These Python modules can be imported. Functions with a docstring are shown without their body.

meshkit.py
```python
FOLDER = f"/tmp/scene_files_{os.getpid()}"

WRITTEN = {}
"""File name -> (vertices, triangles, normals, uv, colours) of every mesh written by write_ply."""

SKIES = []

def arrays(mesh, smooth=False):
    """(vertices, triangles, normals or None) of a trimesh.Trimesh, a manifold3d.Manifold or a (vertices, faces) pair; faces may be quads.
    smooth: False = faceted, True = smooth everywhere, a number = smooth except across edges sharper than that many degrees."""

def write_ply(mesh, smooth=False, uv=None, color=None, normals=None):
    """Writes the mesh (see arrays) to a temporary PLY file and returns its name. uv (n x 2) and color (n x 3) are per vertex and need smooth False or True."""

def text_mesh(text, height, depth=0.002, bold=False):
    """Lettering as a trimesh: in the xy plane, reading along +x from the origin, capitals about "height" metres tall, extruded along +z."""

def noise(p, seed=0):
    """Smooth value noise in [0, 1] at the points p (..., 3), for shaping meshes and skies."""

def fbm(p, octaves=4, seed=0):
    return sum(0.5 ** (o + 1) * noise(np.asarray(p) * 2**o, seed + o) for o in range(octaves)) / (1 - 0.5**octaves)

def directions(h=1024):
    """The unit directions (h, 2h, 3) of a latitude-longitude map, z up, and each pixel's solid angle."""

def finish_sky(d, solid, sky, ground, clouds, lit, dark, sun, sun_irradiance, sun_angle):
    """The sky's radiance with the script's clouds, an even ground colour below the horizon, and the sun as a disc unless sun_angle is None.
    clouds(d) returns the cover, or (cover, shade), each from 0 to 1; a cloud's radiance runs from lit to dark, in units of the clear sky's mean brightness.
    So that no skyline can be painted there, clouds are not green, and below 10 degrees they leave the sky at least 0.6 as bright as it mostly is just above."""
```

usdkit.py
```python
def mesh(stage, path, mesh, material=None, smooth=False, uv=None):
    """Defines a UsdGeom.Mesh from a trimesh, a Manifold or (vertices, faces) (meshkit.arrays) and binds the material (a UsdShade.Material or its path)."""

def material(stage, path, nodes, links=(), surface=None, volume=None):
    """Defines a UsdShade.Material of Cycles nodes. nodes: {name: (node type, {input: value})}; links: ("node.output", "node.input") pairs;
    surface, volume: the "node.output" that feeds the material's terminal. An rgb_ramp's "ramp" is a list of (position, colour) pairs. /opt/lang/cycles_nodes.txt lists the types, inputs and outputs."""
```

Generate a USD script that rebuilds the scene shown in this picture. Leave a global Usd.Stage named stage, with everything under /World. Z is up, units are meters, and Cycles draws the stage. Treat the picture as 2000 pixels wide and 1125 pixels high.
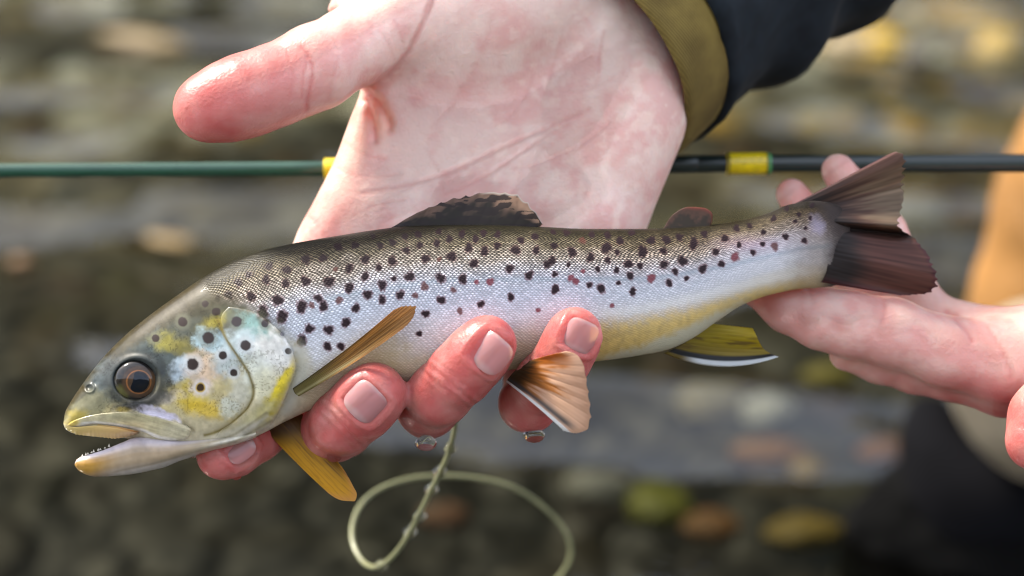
import math, random
import numpy as np, trimesh, usdkit, meshkit
from scipy.interpolate import PchipInterpolator, CubicSpline
from scipy.spatial import cKDTree
from scipy import sparse
from pxr import Usd, UsdGeom, UsdLux, UsdShade, Gf, Sdf, Vt

# ------------------------------------------------------------------ camera, sky, sun, exposure
stage = Usd.Stage.CreateInMemory()
UsdGeom.SetStageUpAxis(stage, UsdGeom.Tokens.z)
UsdGeom.SetStageMetersPerUnit(stage, 1.0)
UsdGeom.Xform.Define(stage, '/World')
UsdGeom.Scope.Define(stage, '/World/Looks')

S = 0.155e-3            # metres covered by 1/2000 of the picture's width at the fish
D = 0.60                # metres from the camera to the fish
PITCH = math.radians(20)
HAND_H = 0.36           # metres from the fish down to the water
EX = np.array([1.0, 0, 0])
EY = np.array([0, math.sin(PITCH), math.cos(PITCH)])
EZ = np.array([0, -math.cos(PITCH), math.sin(PITCH)])
ORG = np.array([0, 0, HAND_H])
EYE = ORG + D * EZ
EXPOSURE = 2.95
SUN_EL, SUN_AZ = math.radians(50), math.radians(-62)     # azimuth of the direction towards the sun: atan2(x, y)
SUN_I, SUN_ANGLE, SKY_K = 0.32, 10.0, 0.057

cam = UsdGeom.Camera.Define(stage, '/World/camera')
m = Gf.Matrix4d(); m.SetIdentity()
for r_, v_ in enumerate((EX, EY, EZ)):
    m.SetRow(r_, Gf.Vec4d(*v_, 0))
m.SetRow(3, Gf.Vec4d(*EYE, 1))
cam.AddTransformOp().Set(m)
cam.CreateHorizontalApertureAttr(36.0)
cam.CreateVerticalApertureAttr(20.25)
cam.CreateFocalLengthAttr(36.0 * D / (2000 * S))
cam.CreateFStopAttr(5.6)
cam.CreateFocusDistanceAttr(D - 0.010)
cam.CreateClippingRangeAttr(Gf.Vec2f(0.02, 2000))
cam.CreateExposureAttr(EXPOSURE)

dome = UsdLux.DomeLight.Define(stage, '/World/sky')
skym = usdkit.material(stage, '/World/Looks/sky_look', {
    'sky': ('sky_texture', {'sky_type': 'single_scattering', 'sun_disc': False, 'sun_elevation': SUN_EL, 'sun_rotation': SUN_AZ, 'aerosol_density': 2.5}),
    'tc': ('texture_coordinate', {}),
    'mp': ('mapping', {'scale': (1.0, 1.0, 2.2)}),
    'n': ('noise_texture', {'scale': 2.4, 'detail': 6, 'roughness': 0.55}),
    'r': ('rgb_ramp', {'ramp': [(0.42, (0.25, 0.25, 0.25)), (0.70, (0.75, 0.75, 0.75))]}),
    'cl': ('mix_color', {'blend_type': 'mix', 'b': (5.6, 5.6, 5.7)}),
    'bg': ('background_shader', {'strength': SKY_K}),
}, [('tc.generated', 'mp.vector'), ('mp.vector', 'n.vector'), ('n.fac', 'r.fac'), ('r.color', 'cl.fac'), ('sky.color', 'cl.a'), ('cl.result', 'bg.color')], surface='bg.background')
UsdShade.MaterialBindingAPI.Apply(dome.GetPrim()).Bind(skym)
dome.GetPrim().SetCustomDataByKey('kind', 'structure')
dome.GetPrim().SetCustomDataByKey('label', 'bright overcast sky')

sun = UsdLux.DistantLight.Define(stage, '/World/sun')
sun.CreateNormalizeAttr(True); sun.CreateIntensityAttr(SUN_I); sun.CreateAngleAttr(SUN_ANGLE)
sun.CreateColorAttr(Gf.Vec3f(1.0, 0.93, 0.82))
sd = np.array([math.sin(SUN_AZ) * math.cos(SUN_EL), math.cos(SUN_AZ) * math.cos(SUN_EL), math.sin(SUN_EL)])
zx = np.cross([0, 0, 1.0], sd); zx /= np.linalg.norm(zx); zy = np.cross(sd, zx)
m = Gf.Matrix4d(); m.SetIdentity()
for r_, v_ in enumerate((zx, zy, sd)):
    m.SetRow(r_, Gf.Vec4d(*v_, 0))
sun.AddTransformOp().Set(m)

# ------------------------------------------------------------------ helpers
rng = np.random.default_rng(7)
fbm, vnoise = meshkit.fbm, meshkit.noise


def P(x, y, z=0.0):
    """Hand frame (metres: right, up, towards the camera) of a direction given in 2000ths of the picture and a depth."""
    x, y, z = np.broadcast_arrays(np.asarray(x, float), np.asarray(y, float), np.asarray(z, float))
    k = (D - z) / D * S
    return np.stack([(x - 1000) * k, (562.5 - y) * k, z], -1)


def PX(v):
    k = (D - v[..., 2]) / D * S
    return v[..., 0] / k + 1000, 562.5 - v[..., 1] / k


def W(p):
    p = np.asarray(p, float)
    return ORG + p[..., :1] * EX + p[..., 1:2] * EY + p[..., 2:3] * EZ


def ground(px, py, h):
    """World point at height h on the ray through a picture point."""
    d = W(P(px, py, 0)) - EYE
    return EYE + d * ((h - EYE[2]) / d[..., 2:3])


USED = {}


def path_of(name, parent='/World'):
    key = (parent, name)
    n = USED.get(key, 0); USED[key] = n + 1
    return f'{parent}/{name}' + (f'_{n:03d}' if n else '')


BASE = {}


def tag(prim, label=None, cat=None, group=None, kind=None):
    for k, v in (('label', label), ('category', cat), ('group', group), ('kind', kind)):
        if v:
            prim.SetCustomDataByKey(k, v)
    return prim


def thing(name, base, label, cat, group=None):
    p = path_of(name)
    x = UsdGeom.Xform.Define(stage, p)
    x.AddTranslateOp().Set(Gf.Vec3d(*map(float, base)))
    BASE[p] = np.asarray(base, float)
    return tag(x.GetPrim(), label, cat, group)


def root_base(p):
    while p.count('/') > 2:
        p = p.rsplit('/', 1)[0]
    return BASE.get(p, np.zeros(3))


def obj(name, v, f, mat, parent=None, col=None, smooth=True, base=None):
    """One Mesh prim; v in world coordinates. Top level: its own transform at base."""
    par = parent.GetPath().pathString if parent is not None else '/World'
    p = path_of(name, par)
    v = np.asarray(v, float)
    b = root_base(par) if parent is not None else (np.asarray(base, float) if base is not None else np.array([*v.mean(0)[:2], v[:, 2].min()]))
    ms = usdkit.mesh(stage, p, (v - b, f), mat, smooth)
    if parent is None:
        ms.AddTranslateOp().Set(Gf.Vec3d(*map(float, b)))
        BASE[p] = b
    if col is not None:
        UsdGeom.PrimvarsAPI(ms).CreatePrimvar('col', Sdf.ValueTypeNames.Color3fArray, 'vertex').Set(Vt.Vec3fArray.FromNumpy(np.clip(col, 0, 1).astype(np.float32)))
    return ms.GetPrim()


def sub(parent_prim, name, *a, **k):
    return obj(name, *a, parent=parent_prim, **k)


def grid_faces(nu, nv, wrap_v=False):
    i = np.arange(nu - 1)[:, None]; j = np.arange(nv if wrap_v else nv - 1)[None]
    j2 = (j + 1) % nv
    return np.stack([(i * nv + j).ravel() if False else np.broadcast_to(i * nv + j, (nu - 1, j.size)).ravel(), np.broadcast_to((i + 1) * nv + j, (nu - 1, j.size)).ravel(),
                     np.broadcast_to((i + 1) * nv + j2, (nu - 1, j.size)).ravel(), np.broadcast_to(i * nv + j2, (nu - 1, j.size)).ravel()], 1)


def tube(pts, rad, n=16, cap=True):
    pts = np.asarray(pts, float); rad = np.broadcast_to(np.asarray(rad, float), (len(pts),))
    t = np.gradient(pts, axis=0); t /= np.linalg.norm(t, axis=1, keepdims=True)
    u = np.cross(t[0], [0.3, 0.2, 0.93]); u /= np.linalg.norm(u)
    V = []
    for k in range(len(pts)):
        u = u - t[k] * (u @ t[k]); u /= np.linalg.norm(u)
        w = np.cross(t[k], u)
        a = np.arange(n) / n * 2 * np.pi
        V.append(pts[k] + rad[k] * (np.cos(a)[:, None] * u + np.sin(a)[:, None] * w))
    v = np.concatenate(V)
    f = grid_faces(len(pts), n, True)[:, ::-1]
    f = np.vstack([f[:, [0, 1, 2]], f[:, [0, 2, 3]]])
    if cap:
        c0, c1 = len(v), len(v) + 1
        v = np.vstack([v, pts[0], pts[-1]])
        j = np.arange(n); e = (len(pts) - 1) * n
        f = np.vstack([f, np.stack([np.full(n, c0), (j + 1) % n, j], 1), np.stack([np.full(n, c1), e + j, e + (j + 1) % n], 1)])
    vol = trimesh.Trimesh(v, f, process=False).volume
    return v, (f if vol > 0 else f[:, ::-1])


def spline(pts, n):
    pts = np.asarray(pts, float)
    t = np.r_[0, np.cumsum(np.linalg.norm(np.diff(pts[:, :2] if pts.shape[1] < 3 else pts, axis=0), axis=1))]
    return CubicSpline(t, pts)(np.linspace(0, t[-1], n))


def pline(pts, n):
    pts = np.asarray(pts, float)
    t = np.r_[0, np.cumsum(np.linalg.norm(np.diff(pts, axis=0), axis=1))]
    return PchipInterpolator(t, pts)(np.linspace(0, t[-1], n))


def seg_dist(x, y, poly, closed=False):
    """Distance of points to a polyline (2D)."""
    poly = np.asarray(poly, float)
    a, b = (poly, np.roll(poly, -1, 0)) if closed else (poly[:-1], poly[1:])
    d = np.full(np.shape(x), 1e9)
    for (ax, ay), (bx, by) in zip(a, b):
        ux, uy = bx - ax, by - ay
        t = np.clip(((x - ax) * ux + (y - ay) * uy) / max(ux * ux + uy * uy, 1e-9), 0, 1)
        d = np.minimum(d, np.hypot(x - ax - t * ux, y - ay - t * uy))
    return d


def in_poly(x, y, poly):
    poly = np.asarray(poly, float); c = np.zeros(np.shape(x), bool)
    for (ax, ay), (bx, by) in zip(poly, np.roll(poly, -1, 0)):
        if ay != by:
            c ^= ((ay > y) != (by > y)) & (x < (bx - ax) * (y - ay) / (by - ay) + ax)
    return c


def sdf_poly(x, y, poly):
    d = seg_dist(x, y, poly, True)
    return np.where(in_poly(x, y, poly), -d, d)


def sstep(a, b, x):
    t = np.clip((x - a) / (b - a), 0, 1)
    return t * t * (3 - 2 * t)


def lerp(a, b, t):
    t = np.asarray(t)[..., None]
    return np.asarray(a) * (1 - t) + np.asarray(b) * t


def blob(c, x, y, cx, cy, rx, ry, colour, amount=1.0, ang=0.0, soft=1.0, wob=0.0):
    dx, dy = x - cx, y - cy
    ca, sa = math.cos(math.radians(ang)), math.sin(math.radians(ang))
    q = np.sqrt(((dx * ca + dy * sa) / rx) ** 2 + ((-dx * sa + dy * ca) / ry) ** 2)
    if wob:
        q = q + wob * 1.25 * (fbm(np.stack([x / 11, y / 11, 0 * x + cx], -1), 5) - 0.5) * 2
    w = amount * (1 - sstep(1 - 0.5 * soft, 1 + 0.5 * soft, q))
    return lerp(c, np.asarray(colour), w)


# ------------------------------------------------------------------ fields for flesh
class Field:
    def __init__(s, lo, hi, h):
        s.lo, s.h = np.asarray(lo, float), h
        s.n = np.ceil((np.asarray(hi) - s.lo) / h).astype(int) + 1
        s.ax = [s.lo[i] + h * np.arange(s.n[i]) for i in range(3)]
        s.d = np.full(s.n, 0.04, np.float32)

    def box(s, lo, hi):
        sl = []
        for i in range(3):
            a = int(np.clip(np.floor((lo[i] - s.lo[i]) / s.h), 0, s.n[i])); b = int(np.clip(np.ceil((hi[i] - s.lo[i]) / s.h) + 1, 0, s.n[i]))
            sl.append(slice(a, b))
        X = s.ax[0][sl[0]][:, None, None].astype(np.float32); Y = s.ax[1][sl[1]][None, :, None].astype(np.float32); Z = s.ax[2][sl[2]][None, None].astype(np.float32)
        return tuple(sl), X, Y, Z

    def blend(s, sl, b, k):
        a = s.d[sl]
        h = np.clip(0.5 + 0.5 * (a - b) / k, 0, 1)
        s.d[sl] = a + (b - a) * h - k * h * (1 - h)

    def chain(s, pts, k, kin=0.0015, pad=0.014):
        """pts: rows of (x, y, z, r) in metres; one smooth limb."""
        pts = np.asarray(pts, float)
        lo = (pts[:, :3] - pts[:, 3:]).min(0) - pad; hi = (pts[:, :3] + pts[:, 3:]).max(0) + pad
        sl, X, Y, Z = s.box(lo, hi)
        d = None
        for a, b in zip(pts[:-1], pts[1:]):
            u = b[:3] - a[:3]; L = u @ u
            t = np.clip(((X - a[0]) * u[0] + (Y - a[1]) * u[1] + (Z - a[2]) * u[2]) / L, 0, 1)
            e = np.sqrt((X - a[0] - t * u[0]) ** 2 + (Y - a[1] - t * u[1]) ** 2 + (Z - a[2] - t * u[2]) ** 2) - (a[3] + t * (b[3] - a[3]))
            if d is None:
                d = e
            else:
                h = np.clip(0.5 + 0.5 * (d - e) / kin, 0, 1); d = d + (e - d) * h - kin * h * (1 - h)
        s.blend(sl, d.astype(np.float32), k)

    def ellipsoid(s, c, axes, rad, k, pad=0.014):
        R = max(rad); c = np.asarray(c, float)
        sl, X, Y, Z = s.box(c - R - pad, c + R + pad)
        q = [((X - c[0]) * a[0] + (Y - c[1]) * a[1] + (Z - c[2]) * a[2]) for a in np.asarray(axes, float)]
        k0 = np.sqrt(sum((qq / r) ** 2 for qq, r in zip(q, rad))); k1 = np.sqrt(sum((qq / r ** 2) ** 2 for qq, r in zip(q, rad)))
        s.blend(sl, (k0 * (k0 - 1) / np.maximum(k1, 1e-6)).astype(np.float32), k)

    def slab(s, poly, zc, half, rnd, k):
        """poly in metres; zc(x, y) the middle; half the thickness."""
        poly = np.asarray(poly)
        lo = np.r_[poly.min(0) - 0.014, s.lo[2]]; hi = np.r_[poly.max(0) + 0.014, s.lo[2] + s.h * s.n[2]]
        sl, X, Y, Z = s.box(lo, hi)
        X2, Y2 = np.broadcast_arrays(X[:, :, 0], Y[:, :, 0])
        d2 = sdf_poly(X2, Y2, poly)[:, :, None]; zz = zc(X2, Y2)[:, :, None]
        qx, qz = d2 + rnd, np.abs(Z - zz) - half + rnd
        d = np.sqrt(np.maximum(qx, 0) ** 2 + np.maximum(qz, 0) ** 2) + np.minimum(np.maximum(qx, qz), 0) - rnd
        s.blend(sl, d.astype(np.float32), k)

    def mesh(s, it=4):
        d = s.d; ins = d < 0
        n = d.shape
        cnt = np.zeros([k - 1 for k in n], np.int8)
        C = [(i, j, k) for i in (0, 1) for j in (0, 1) for k in (0, 1)]
        for i, j, k in C:
            cnt += ins[i:n[0] - 1 + i, j:n[1] - 1 + j, k:n[2] - 1 + k]
        I = np.argwhere((cnt > 0) & (cnt < 8))
        vid = np.full(cnt.shape, -1, np.int64); vid[I[:, 0], I[:, 1], I[:, 2]] = np.arange(len(I))
        cv = {c: d[I[:, 0] + c[0], I[:, 1] + c[1], I[:, 2] + c[2]] for c in C}
        acc = np.zeros((len(I), 3)); num = np.zeros(len(I))
        for a in C:
            for ax in range(3):
                if a[ax] == 0:
                    b = list(a); b[ax] = 1; b = tuple(b)
                    mk = (cv[a] < 0) != (cv[b] < 0)
                    t = np.where(mk, cv[a] / np.where(mk, cv[a] - cv[b], 1), 0)
                    p = np.tile(np.array(a, float), (len(I), 1)); p[:, ax] = t
                    acc += p * mk[:, None]; num += mk
        v = s.lo + s.h * (I + acc / num[:, None])
        F = []
        for ax in range(3):
            b1, b2 = (ax + 1) % 3, (ax + 2) % 3
            s0 = [slice(None)] * 3; s1 = [slice(None)] * 3
            s0[ax] = slice(0, -1); s1[ax] = slice(1, None)
            E = np.argwhere(ins[tuple(s0)] != ins[tuple(s1)])
            E = E[(E[:, b1] > 0) & (E[:, b2] > 0) & (E[:, b1] < n[b1] - 1) & (E[:, b2] < n[b2] - 1)]
            q = []
            for o1, o2 in ((-1, -1), (0, -1), (0, 0), (-1, 0)):
                c = E.copy(); c[:, b1] += o1; c[:, b2] += o2
                q.append(vid[c[:, 0], c[:, 1], c[:, 2]])
            q = np.stack(q, 1)
            out = ins[E[:, 0], E[:, 1], E[:, 2]]
            q[~out] = q[~out][:, ::-1]
            F.append(q)
        F = np.vstack(F)
        F = np.vstack([F[:, [0, 1, 2]], F[:, [0, 2, 3]]])
        # keep the largest piece, smooth
        nv = len(v)
        e = np.vstack([F[:, [0, 1]], F[:, [1, 2]], F[:, [2, 0]]])
        A = sparse.coo_matrix((np.ones(len(e)), (e[:, 0], e[:, 1])), (nv, nv)); A = ((A + A.T) > 0).astype(float).tocsr()
        L = sparse.diags(1 / np.maximum(np.asarray(A.sum(1)).ravel(), 1)) @ A
        for _ in range(it):
            v = v + 0.5 * (L @ v - v); v = v - 0.52 * (L @ v - v)
        return v, F, L


def vnormals(v, f):
    return meshkit.arrays((v, f), True)[2]


def mm(rows):
    """(picture x, picture y, depth mm, radius mm) -> metres in the hand frame."""
    r = np.asarray(rows, float)
    return np.c_[P(r[:, 0], r[:, 1], r[:, 2] / 1000), r[:, 3] / 1000]


# ------------------------------------------------------------------ materials
def mat(name, nodes, links, surface='p.BSDF'):
    return usdkit.material(stage, f'/World/Looks/{name}', nodes, links, surface=surface)


def plain(name, colour, rough=0.5, scale=60.0, var=0.25, bump=0.0, dist=0.001, **kw):
    c = np.asarray(colour, float)
    nodes = {'g': ('texture_coordinate', {}), 'n': ('noise_texture', {'scale': scale, 'detail': 4}),
             'r': ('rgb_ramp', {'ramp': [(0.3, c * (1 - var)), (0.7, np.minimum(c * (1 + var), 1))]}),
             'p': ('principled_bsdf', {'roughness': rough, **kw})}
    links = [('g.object', 'n.vector'), ('n.fac', 'r.fac'), ('r.color', 'p.base_color')]
    if bump:
        nodes['b'] = ('bump', {'strength': bump, 'distance': dist}); links += [('n.fac', 'b.height'), ('b.normal', 'p.normal')]
    return mat(name, nodes, links)


def painted(name, rough=0.4, bump=0.0, scale=400.0, dist=0.0003, detail=3, **kw):
    nodes = {'a': ('attribute', {'attribute': 'col'}), 'p': ('principled_bsdf', {'roughness': rough, **kw})}
    links = [('a.color', 'p.base_color')]
    if bump:
        nodes.update({'g': ('texture_coordinate', {}), 'n': ('noise_texture', {'scale': scale, 'detail': detail}), 'b': ('bump', {'strength': bump, 'distance': dist})})
        links += [('g.object', 'n.vector'), ('n.fac', 'b.height'), ('b.normal', 'p.normal')]
    return mat(name, nodes, links)


M_skin = painted('skin_look', 0.38, bump=0.7, scale=900.0, dist=0.0003, detail=5, subsurface_weight=0.3, subsurface_scale=0.0035, subsurface_radius=(1.0, 0.28, 0.16), specular_ior_level=0.4)
M_nail = painted('nail_look', 0.3, coat_weight=0.3, coat_roughness=0.15, subsurface_weight=0.2, subsurface_scale=0.002, specular_ior_level=0.45)
M_fish = mat('trout_skin_look', {'a': ('attribute', {'attribute': 'col'}), 'gl': ('attribute', {'attribute': 'gloss'}), 'g': ('texture_coordinate', {}), 'n': ('noise_texture', {'scale': 1200.0, 'detail': 3}),
    'b': ('bump', {'strength': 0.12, 'distance': 0.0002}), 'p': ('principled_bsdf', {'roughness': 0.42, 'specular_ior_level': 0.12, 'coat_roughness': 0.06})},
    [('a.color', 'p.base_color'), ('gl.fac', 'p.coat_weight'), ('g.object', 'n.vector'), ('n.fac', 'b.height'), ('b.normal', 'p.normal')])
M_head = painted('trout_head_look', 0.32, bump=0.15, scale=700.0, dist=0.0002, coat_weight=0.35, coat_roughness=0.08, specular_ior_level=0.4)
M_eye = painted('trout_eye_look', 0.06)
M_pupil = plain('trout_pupil_look', (0.003, 0.004, 0.006), 0.04)
M_fin = mat('trout_fin_look', {
    'a': ('attribute', {'attribute': 'col'}), 'p': ('principled_bsdf', {'roughness': 0.45, 'specular_ior_level': 0.35}),
    't': ('translucent_bsdf', {}), 'm': ('mix_closure', {'fac': 0.45})},
    [('a.color', 'p.base_color'), ('a.color', 't.color'), ('p.BSDF', 'm.closure1'), ('t.BSDF', 'm.closure2')], 'm.closure')
M_drop = mat('water_drop_look', {'p': ('principled_bsdf', {'base_color': (1, 1, 1), 'roughness': 0.0, 'ior': 1.33, 'transmission_weight': 1.0})}, [])
M_rod = plain('rod_green_look', (0.012, 0.050, 0.028), 0.25, 30, 0.15, coat_weight=0.4, coat_roughness=0.12)
M_rod2 = plain('rod_dark_look', (0.012, 0.02, 0.017), 0.3, 30, 0.15, coat_weight=0.4, coat_roughness=0.2)
M_wrap = plain('rod_wrap_look', (0.78, 0.58, 0.005), 0.35, 900, 0.2, 0.2, 0.0003, coat_weight=0.6)
M_line = plain('line_look', (0.19, 0.195, 0.095), 0.35, 200, 0.15, coat_weight=0.3)
M_cuff = mat('cuff_look', {
    'g': ('texture_coordinate', {}), 'w': ('wave_texture', {'scale': 420, 'distortion': 1.5, 'detail': 2, 'bands_direction': 'diagonal'}), 'n': ('noise_texture', {'scale': 60, 'detail': 5}),
    'r': ('rgb_ramp', {'ramp': [(0.3, (0.10, 0.066, 0.018)), (0.7, (0.22, 0.155, 0.04))]}), 'x': ('mix_color', {'blend_type': 'multiply', 'fac': 0.22}),
    'b': ('bump', {'strength': 0.25, 'distance': 0.0006}), 'p': ('principled_bsdf', {'roughness': 0.9, 'specular_ior_level': 0.2})},
    [('g.object', 'w.vector'), ('g.object', 'n.vector'), ('n.fac', 'r.fac'), ('r.color', 'x.a'), ('w.color', 'x.b'), ('x.result', 'p.base_color'), ('w.fac', 'b.height'), ('b.normal', 'p.normal')])
M_jacket = plain('jacket_look', (0.006, 0.0095, 0.013), 0.85, 220, 0.3, 0.3, 0.0006, specular_ior_level=0.25)
M_wader = plain('wader_look', (0.22, 0.098, 0.014), 0.8, 18, 0.2, 0.2, 0.004)
M_guard = plain('boot_cloth_look', (0.20, 0.165, 0.11), 0.8, 25, 0.25, 0.3, 0.004)
M_boot = plain('sole_shadow_look', (0.004, 0.004, 0.005), 0.9, 25, 0.3, specular_ior_level=0.05)

# ------------------------------------------------------------------ the river
BED = -0.16


def graded(a, b, lo, hi, step, grow=1.25):
    mid = list(np.arange(lo, hi, step)); s = step; left, right = [], []
    x = lo
    while x > a:
        s *= grow; x -= s; left.append(max(x, a))
    s, x = step, mid[-1]
    while x < b:
        s *= grow; x += s; right.append(min(x, b))
    return np.array(left[::-1] + mid + right)


# bed of pebbles: every pebble a raised cell
gx = graded(-60, 60, -0.95, 0.95, 0.008); gy = graded(-30, 90, -0.05, 2.6, 0.008)
BX, BY = np.meshgrid(gx, gy, indexing='ij')
seeds = np.c_[rng.uniform(-1.5, 1.5, 4200), rng.uniform(-0.4, 3.6, 4200)]
keep = np.ones(len(seeds), bool)
tree = cKDTree(seeds)
warp = 0.02 * (np.stack([fbm(np.stack([BX * 20, BY * 20, 0 * BX + q], -1), 2) for q in (1.5, 9.5)], -1) - 0.5)
q = np.stack([BX, BY], -1) + warp
dd, ii = tree.query(q.reshape(-1, 2), k=2)
edge = (dd[:, 1] - dd[:, 0]).reshape(BX.shape); idx = ii[:, 0].reshape(BX.shape)
hgt = rng.uniform(0.3, 1.0, len(seeds))
near = (np.abs(BX) < 1.4) & (BY < 3.4) & (BY > -0.35)
pal = np.array([(0.07, 0.055, 0.03), (0.11, 0.085, 0.03), (0.035, 0.03, 0.02), (0.17, 0.13, 0.06), (0.20, 0.19, 0.16), (0.022, 0.02, 0.016), (0.26, 0.16, 0.02), (0.16, 0.065, 0.018), (0.14, 0.13, 0.03)])
pc = pal[rng.choice(len(pal), len(seeds), p=[.2, .16, .17, .1, .08, .14, .06, .04, .05])] * (0.35 + 1.3 * fbm(np.c_[seeds * [3.2, 4.5], 0 * seeds[:, 0]], 3, 12))[:, None]
BZ = BED + near * (0.018 * hgt[idx] * sstep(0, 0.012, edge)) + 0.05 * (fbm(np.stack([BX * 2.2, BY * 3.2, 0 * BX], -1), 3) - 0.5) * np.exp(-(BX / 8) ** 2 - (BY / 8) ** 2)
# cobble colours carry painted light: pale and golden far reflections, dark near shade
pale_c = np.array([(.33, .33, .30), (.24, .23, .20), (.34, .21, .03), (.10, .085, .055), (.44, .45, .44), (.16, .145, .10)])
gold_w = np.clip(.03 + .30 * sstep(-.1, .6, seeds[:, 0]), 0, 1)
pick = rng.random(len(seeds)); pale_c = np.where((pick < gold_w)[:, None], pale_c[2], pale_c[np.array([0, 1, 3, 4, 5])[rng.choice(5, len(seeds), p=[.2, .18, .26, .16, .2])]])
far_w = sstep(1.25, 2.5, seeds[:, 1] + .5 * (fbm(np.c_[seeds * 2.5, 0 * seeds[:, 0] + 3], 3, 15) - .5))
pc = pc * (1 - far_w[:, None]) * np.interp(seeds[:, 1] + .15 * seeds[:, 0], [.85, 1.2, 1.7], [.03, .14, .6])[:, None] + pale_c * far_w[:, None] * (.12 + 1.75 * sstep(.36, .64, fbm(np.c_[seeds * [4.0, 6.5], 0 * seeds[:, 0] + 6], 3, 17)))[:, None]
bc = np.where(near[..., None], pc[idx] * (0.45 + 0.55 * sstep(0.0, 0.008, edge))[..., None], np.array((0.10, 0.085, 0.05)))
f = grid_faces(len(gx), len(gy)); f = np.vstack([f[:, [0, 1, 2]], f[:, [0, 2, 3]]])
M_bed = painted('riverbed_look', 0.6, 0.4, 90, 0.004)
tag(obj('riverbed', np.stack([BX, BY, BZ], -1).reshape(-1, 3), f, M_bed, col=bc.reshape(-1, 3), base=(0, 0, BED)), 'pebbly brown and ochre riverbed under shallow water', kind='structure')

# water: a rippled sheet
gx = graded(-80, 80, -1.0, 1.0, 0.010); gy = graded(-30, 120, -0.10, 3.4, 0.008)
BX, BY = np.meshgrid(gx, gy, indexing='ij')
A = np.stack([BX * 3.4 + BY * 1.2, BY * 6.5, 0 * BX + 3], -1)
fade = np.exp(-(np.maximum(np.hypot(BX, BY - 1) - 1.5, 0) / 3) ** 2)
WZ = fade * np.interp(BY + .12 * BX, [.35, .75, 1.1], [.12, .4, 1.0]) * (0.080 * (fbm(A, 2, 3) - 0.5) + 0.008 * (fbm(A * 2.3 + 7, 2, 5) - 0.5))
f = grid_faces(len(gx), len(gy)); f = np.vstack([f[:, [0, 1, 2]], f[:, [0, 2, 3]]])
M_water = mat('river_water_look', {
    'g': ('texture_coordinate', {}), 'mp': ('mapping', {'scale': (12.0, 26.0, 12.0)}), 'n': ('noise_texture', {'scale': 1.0, 'detail': 3, 'roughness': 0.5}),
    'b': ('bump', {'strength': 0.3, 'distance': 0.003}), 'fr': ('fresnel', {'IOR': 1.33}),
    't': ('transparent_bsdf', {'color': (0.53, 0.53, 0.46)}), 'gl': ('glossy_bsdf', {'roughness': 0.03, 'color': (1, 1, 1)}), 'm': ('mix_closure', {})},
    [('g.object', 'mp.vector'), ('mp.vector', 'n.vector'), ('n.fac', 'b.height'), ('b.normal', 'fr.normal'), ('b.normal', 'gl.normal'), ('fr.fac', 'm.fac'), ('t.BSDF', 'm.closure1'), ('gl.BSDF', 'm.closure2')], 'm.closure')
tag(obj('river_water', np.stack([BX, BY, WZ], -1).reshape(-1, 3), f, M_water, base=(0, 0, 0)), 'rippled shallow river water reflecting pale sky', kind='structure')


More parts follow.
